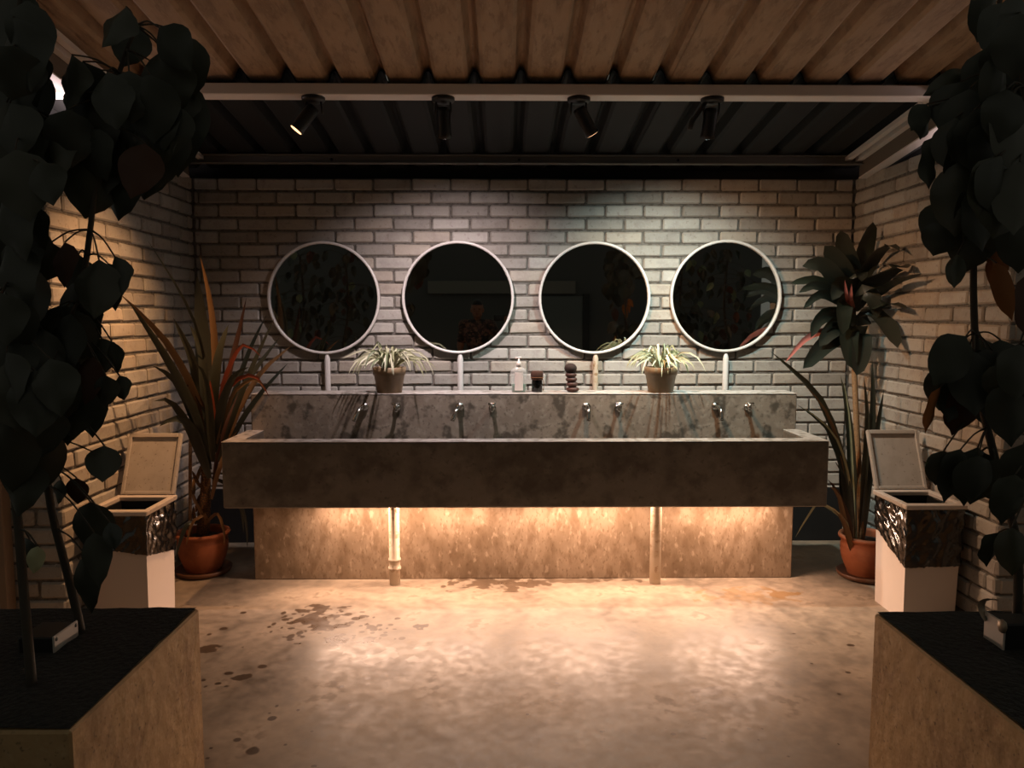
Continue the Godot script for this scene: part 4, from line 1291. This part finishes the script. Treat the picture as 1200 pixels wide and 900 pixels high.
func nets(st: SurfaceTool, bones: Array, cell: float, k: float) -> void:
	var lo := Vector3.ONE * 1e9
	var hi := -lo
	for b in bones:
		var r := Vector3.ONE * (maxf(b[2], b[3]) + cell * 3.0)
		lo = lo.min(b[0] - r).min(b[1] - r)
		hi = hi.max(b[0] + r).max(b[1] + r)
	var n := Vector3i(((hi - lo) / cell).ceil()) + Vector3i.ONE
	var f := PackedFloat32Array()
	f.resize(n.x * n.y * n.z)
	f.fill(1.0)
	capsule_field(f, n, lo, cell, bones, k)
	var at_cell := {}
	var step := [1, n.x, n.x * n.y]
	for z in n.z - 1:
		for y in n.y - 1:
			for x in n.x - 1:
				var i := (z * n.y + y) * n.x + x
				var s0 := f[i] < 0.0
				var mixed := false
				for o in [1, n.x, n.x + 1, step[2], step[2] + 1, step[2] + n.x, step[2] + n.x + 1]:
					if (f[i + o] < 0.0) != s0:
						mixed = true
						break
				if not mixed:
					continue
				var sum := Vector3.ZERO
				var cnt := 0
				for a in 8:
					for ax in 3:
						if a & (1 << ax):
							continue
						var c0 := Vector3i(a & 1, (a >> 1) & 1, (a >> 2) & 1)
						var v0 := f[i + c0.x + c0.y * n.x + c0.z * step[2]]
						var v1 := f[i + c0.x + c0.y * n.x + c0.z * step[2] + step[ax]]
						if (v0 < 0.0) != (v1 < 0.0):
							var p := Vector3(c0)
							p[ax] += v0 / (v0 - v1)
							sum += p
							cnt += 1
				at_cell[i] = lo + (Vector3(x, y, z) + sum / cnt) * cell
	for i in at_cell:
		for ax in 3:
			var j: int = i + step[ax]
			var v0 := f[i]
			var v1 := f[j]
			if (v0 < 0.0) == (v1 < 0.0):
				continue
			var u: int = step[(ax + 1) % 3]
			var w: int = step[(ax + 2) % 3]
			if not (at_cell.has(i - u) and at_cell.has(i - w) and at_cell.has(i - u - w)):
				continue
			var out := Vector3.ZERO
			out[ax] = 1.0 if v0 < 0.0 else -1.0
			facing(st, at_cell[i], at_cell[i - u], at_cell[i - u - w], out)
			facing(st, at_cell[i], at_cell[i - u - w], at_cell[i - w], out)

func build_person() -> void:
	var at0 := Vector3(-0.47, 0, 0.45)
	var o := thing("person", "person in a dark flowered shirt holding up a phone, seen in the second mirror", "person", at0)
	var skin := plain(Color(0.48, 0.31, 0.22), 0.55)
	var V := func(x: float, y: float, z: float) -> Vector3: return Vector3(x, y, z) - at0
	var hip_l: Vector3 = V.call(-0.56, 0.90, 0.45)
	var hip_r: Vector3 = V.call(-0.38, 0.90, 0.45)
	var knee_l: Vector3 = V.call(-0.57, 0.48, 0.43)
	var knee_r: Vector3 = V.call(-0.37, 0.48, 0.43)
	var foot_l: Vector3 = V.call(-0.57, 0.085, 0.46)
	var foot_r: Vector3 = V.call(-0.37, 0.085, 0.46)
	var sh_l: Vector3 = V.call(-0.645, 1.385, 0.46)
	var sh_r: Vector3 = V.call(-0.295, 1.385, 0.455)
	var el_l: Vector3 = V.call(-0.70, 1.12, 0.47)
	var el_r: Vector3 = V.call(-0.17, 1.20, 0.36)
	var wr_l: Vector3 = V.call(-0.71, 0.885, 0.40)
	var wr_r: Vector3 = V.call(-0.055, 1.395, 0.145)
	var neck: Vector3 = V.call(-0.47, 1.44, 0.455)
	var head: Vector3 = V.call(-0.47, 1.585, 0.43)
	var legs := [[hip_l, knee_l, 0.078, 0.055], [knee_l, foot_l, 0.055, 0.036], [hip_r, knee_r, 0.078, 0.055], [knee_r, foot_r, 0.055, 0.036], [hip_l, hip_r, 0.085, 0.085]]
	var trunk := [[V.call(-0.47, 0.95, 0.46), V.call(-0.47, 1.12, 0.46), 0.115, 0.11], [V.call(-0.50, 1.12, 0.46), V.call(-0.54, 1.30, 0.46), 0.10, 0.10], [V.call(-0.44, 1.12, 0.46), V.call(-0.40, 1.30, 0.46), 0.10, 0.10], [sh_l, sh_r, 0.062, 0.062]]
	var arms := [[sh_l, el_l, 0.052, 0.042], [el_l, wr_l, 0.042, 0.027], [sh_r, el_r, 0.052, 0.042], [el_r, wr_r, 0.042, 0.027]]
	var st := begin()
	nets(st, legs + trunk + arms + [[neck, V.call(-0.47, 1.52, 0.445), 0.052, 0.05], [foot_l, foot_l + Vector3(0, -0.035, -0.15), 0.038, 0.032], [foot_r, foot_r + Vector3(0, -0.035, -0.15), 0.038, 0.032]], 0.016, 0.04)
	# head
	nets(st, [[head + Vector3(0, 0.045, 0.015), head + Vector3(0, 0.03, -0.02), 0.079, 0.076], [head + Vector3(0, -0.03, -0.03), head + Vector3(0, -0.085, -0.052), 0.058, 0.032], [head + Vector3(-0.03, -0.06, -0.02), head + Vector3(0.03, -0.06, -0.02), 0.036, 0.036], [head + Vector3(0, 0.02, -0.094), head + Vector3(0, -0.018, -0.108), 0.010, 0.013], [head + Vector3(-0.078, 0.01, 0.0), head + Vector3(-0.078, -0.025, -0.004), 0.016, 0.012], [head + Vector3(0.078, 0.01, 0.0), head + Vector3(0.078, -0.025, -0.004), 0.016, 0.012], [head + Vector3(0, -0.05, 0.0), head + Vector3(0, -0.13, 0.015), 0.05, 0.051]], 0.006, 0.02)
	# hands, five fingers each
	var rh := [[wr_r, V.call(-0.068, 1.455, 0.085), 0.024, 0.024], [V.call(-0.062, 1.43, 0.10), V.call(-0.062, 1.485, 0.08), 0.02, 0.018], [V.call(-0.07, 1.425, 0.095), V.call(-0.095, 1.445, 0.075), 0.012, 0.0105], [V.call(-0.095, 1.445, 0.075), V.call(-0.118, 1.462, 0.055), 0.0105, 0.009]]
	var lh := [[wr_l, V.call(-0.712, 0.805, 0.385), 0.024, 0.022], [V.call(-0.712, 0.81, 0.365), V.call(-0.712, 0.80, 0.415), 0.016, 0.016], [V.call(-0.708, 0.85, 0.375), V.call(-0.695, 0.81, 0.345), 0.012, 0.0105], [V.call(-0.695, 0.81, 0.345), V.call(-0.685, 0.78, 0.34), 0.0105, 0.009]]
	for i in 4:
		var l: float = [0.9, 1.05, 1.0, 0.8][i]
		var y := 1.438 + 0.0185 * i
		rh.append_array([[V.call(-0.062, y, 0.075), V.call(-0.066, y, 0.036), 0.0095, 0.009], [V.call(-0.066, y, 0.036), V.call(-0.078, y, 0.020), 0.009, 0.0085], [V.call(-0.078, y, 0.020), V.call(-0.078 - 0.024 * l, y, 0.019), 0.0085, 0.008]])
		var z := 0.360 + 0.0185 * i
		lh.append_array([[V.call(-0.712, 0.80, z), V.call(-0.709, 0.80 - 0.042 * l, z), 0.0095, 0.009], [V.call(-0.709, 0.80 - 0.042 * l, z), V.call(-0.700, 0.80 - 0.068 * l, z), 0.009, 0.0085], [V.call(-0.700, 0.80 - 0.068 * l, z), V.call(-0.688, 0.80 - 0.088 * l, z), 0.0085, 0.0075]])
	nets(st, rh, 0.0045, 0.008)
	nets(st, lh, 0.0045, 0.008)
	piece(o, "body", st, skin)
	var fat := func(list: Array, by: float) -> Array:
		var out := []
		for b in list:
			out.append([b[0], b[1], b[2] + by, b[3] + by])
		return out
	var sh := begin()
	nets(sh, fat.call(trunk, 0.014) + [[sh_l, sh_l.lerp(el_l, 0.75), 0.068, 0.064], [sh_r, sh_r.lerp(el_r, 0.75), 0.068, 0.064], [V.call(-0.47, 0.88, 0.46), V.call(-0.47, 1.0, 0.46), 0.135, 0.128], [V.call(-0.47, 1.40, 0.458), V.call(-0.47, 1.435, 0.455), 0.07, 0.062]], 0.016, 0.03)
	piece(o, "flowered_shirt", sh, textured(layered(256, Color(0.12, 0.11, 0.11), [[0.02, 91, Color(0.46, 0.30, 0.25), 0.55, 0.6, 0.9], [0.03, 92, Color(0.55, 0.40, 0.30), 0.64, 0.68, 0.8]]), 0.5, 0.85))
	var tr := begin()
	nets(tr, fat.call(legs, 0.014), 0.018, 0.03)
	piece(o, "trousers", tr, plain(Color(0.10, 0.10, 0.12), 0.85))
	for f in [foot_l, foot_r]:
		var sb := begin()
		nets(sb, [[f + Vector3(0, -0.04, 0.03), f + Vector3(0, -0.045, -0.16), 0.046, 0.040]], 0.012, 0.02)
		piece(o, "shoe", sb, plain(Color(0.12, 0.11, 0.10), 0.6))
	var hr := begin()
	nets(hr, [[head + Vector3(0, 0.065, 0.035), head + Vector3(0, 0.07, -0.02), 0.078, 0.068], [head + Vector3(-0.035, 0.02, 0.05), head + Vector3(0.035, 0.02, 0.05), 0.055, 0.055]], 0.008, 0.02)
	piece(o, "hair", hr, plain(Color(0.05, 0.04, 0.035), 0.7))
	for s in [-1, 1]:
		var e := begin()
		ball(e, head + Vector3(s * 0.03, 0.012, -0.084), Vector3(0.012, 0.007, 0.008), 10, 6)
		piece(o, "eye", e, plain(Color(0.20, 0.16, 0.14), 0.2))
	var mo := begin()
	ball(mo, head + Vector3(0, -0.052, -0.088), Vector3(0.022, 0.006, 0.008), 10, 6)
	piece(o, "mouth", mo, plain(Color(0.42, 0.22, 0.18), 0.5))
	var ph := thing("smartphone", "dark phone in the person's raised hand, seen in the second mirror", "phone", Vector3(-0.165, 1.44, 0.045))
	block(ph, "phone_body", Vector3(-0.078, 0, -0.004), Vector3(0.078, 0.075, 0.004), plain(Color(0.04, 0.04, 0.045), 0.25), 0.003)
	var le := begin()
	tube(le, [Vector3(0.05, 0.045, -0.004), Vector3(0.05, 0.045, -0.0065)], [0.007], 12)
	piece(ph, "camera_lens", le, plain(Color(0.02, 0.02, 0.03), 0.1))
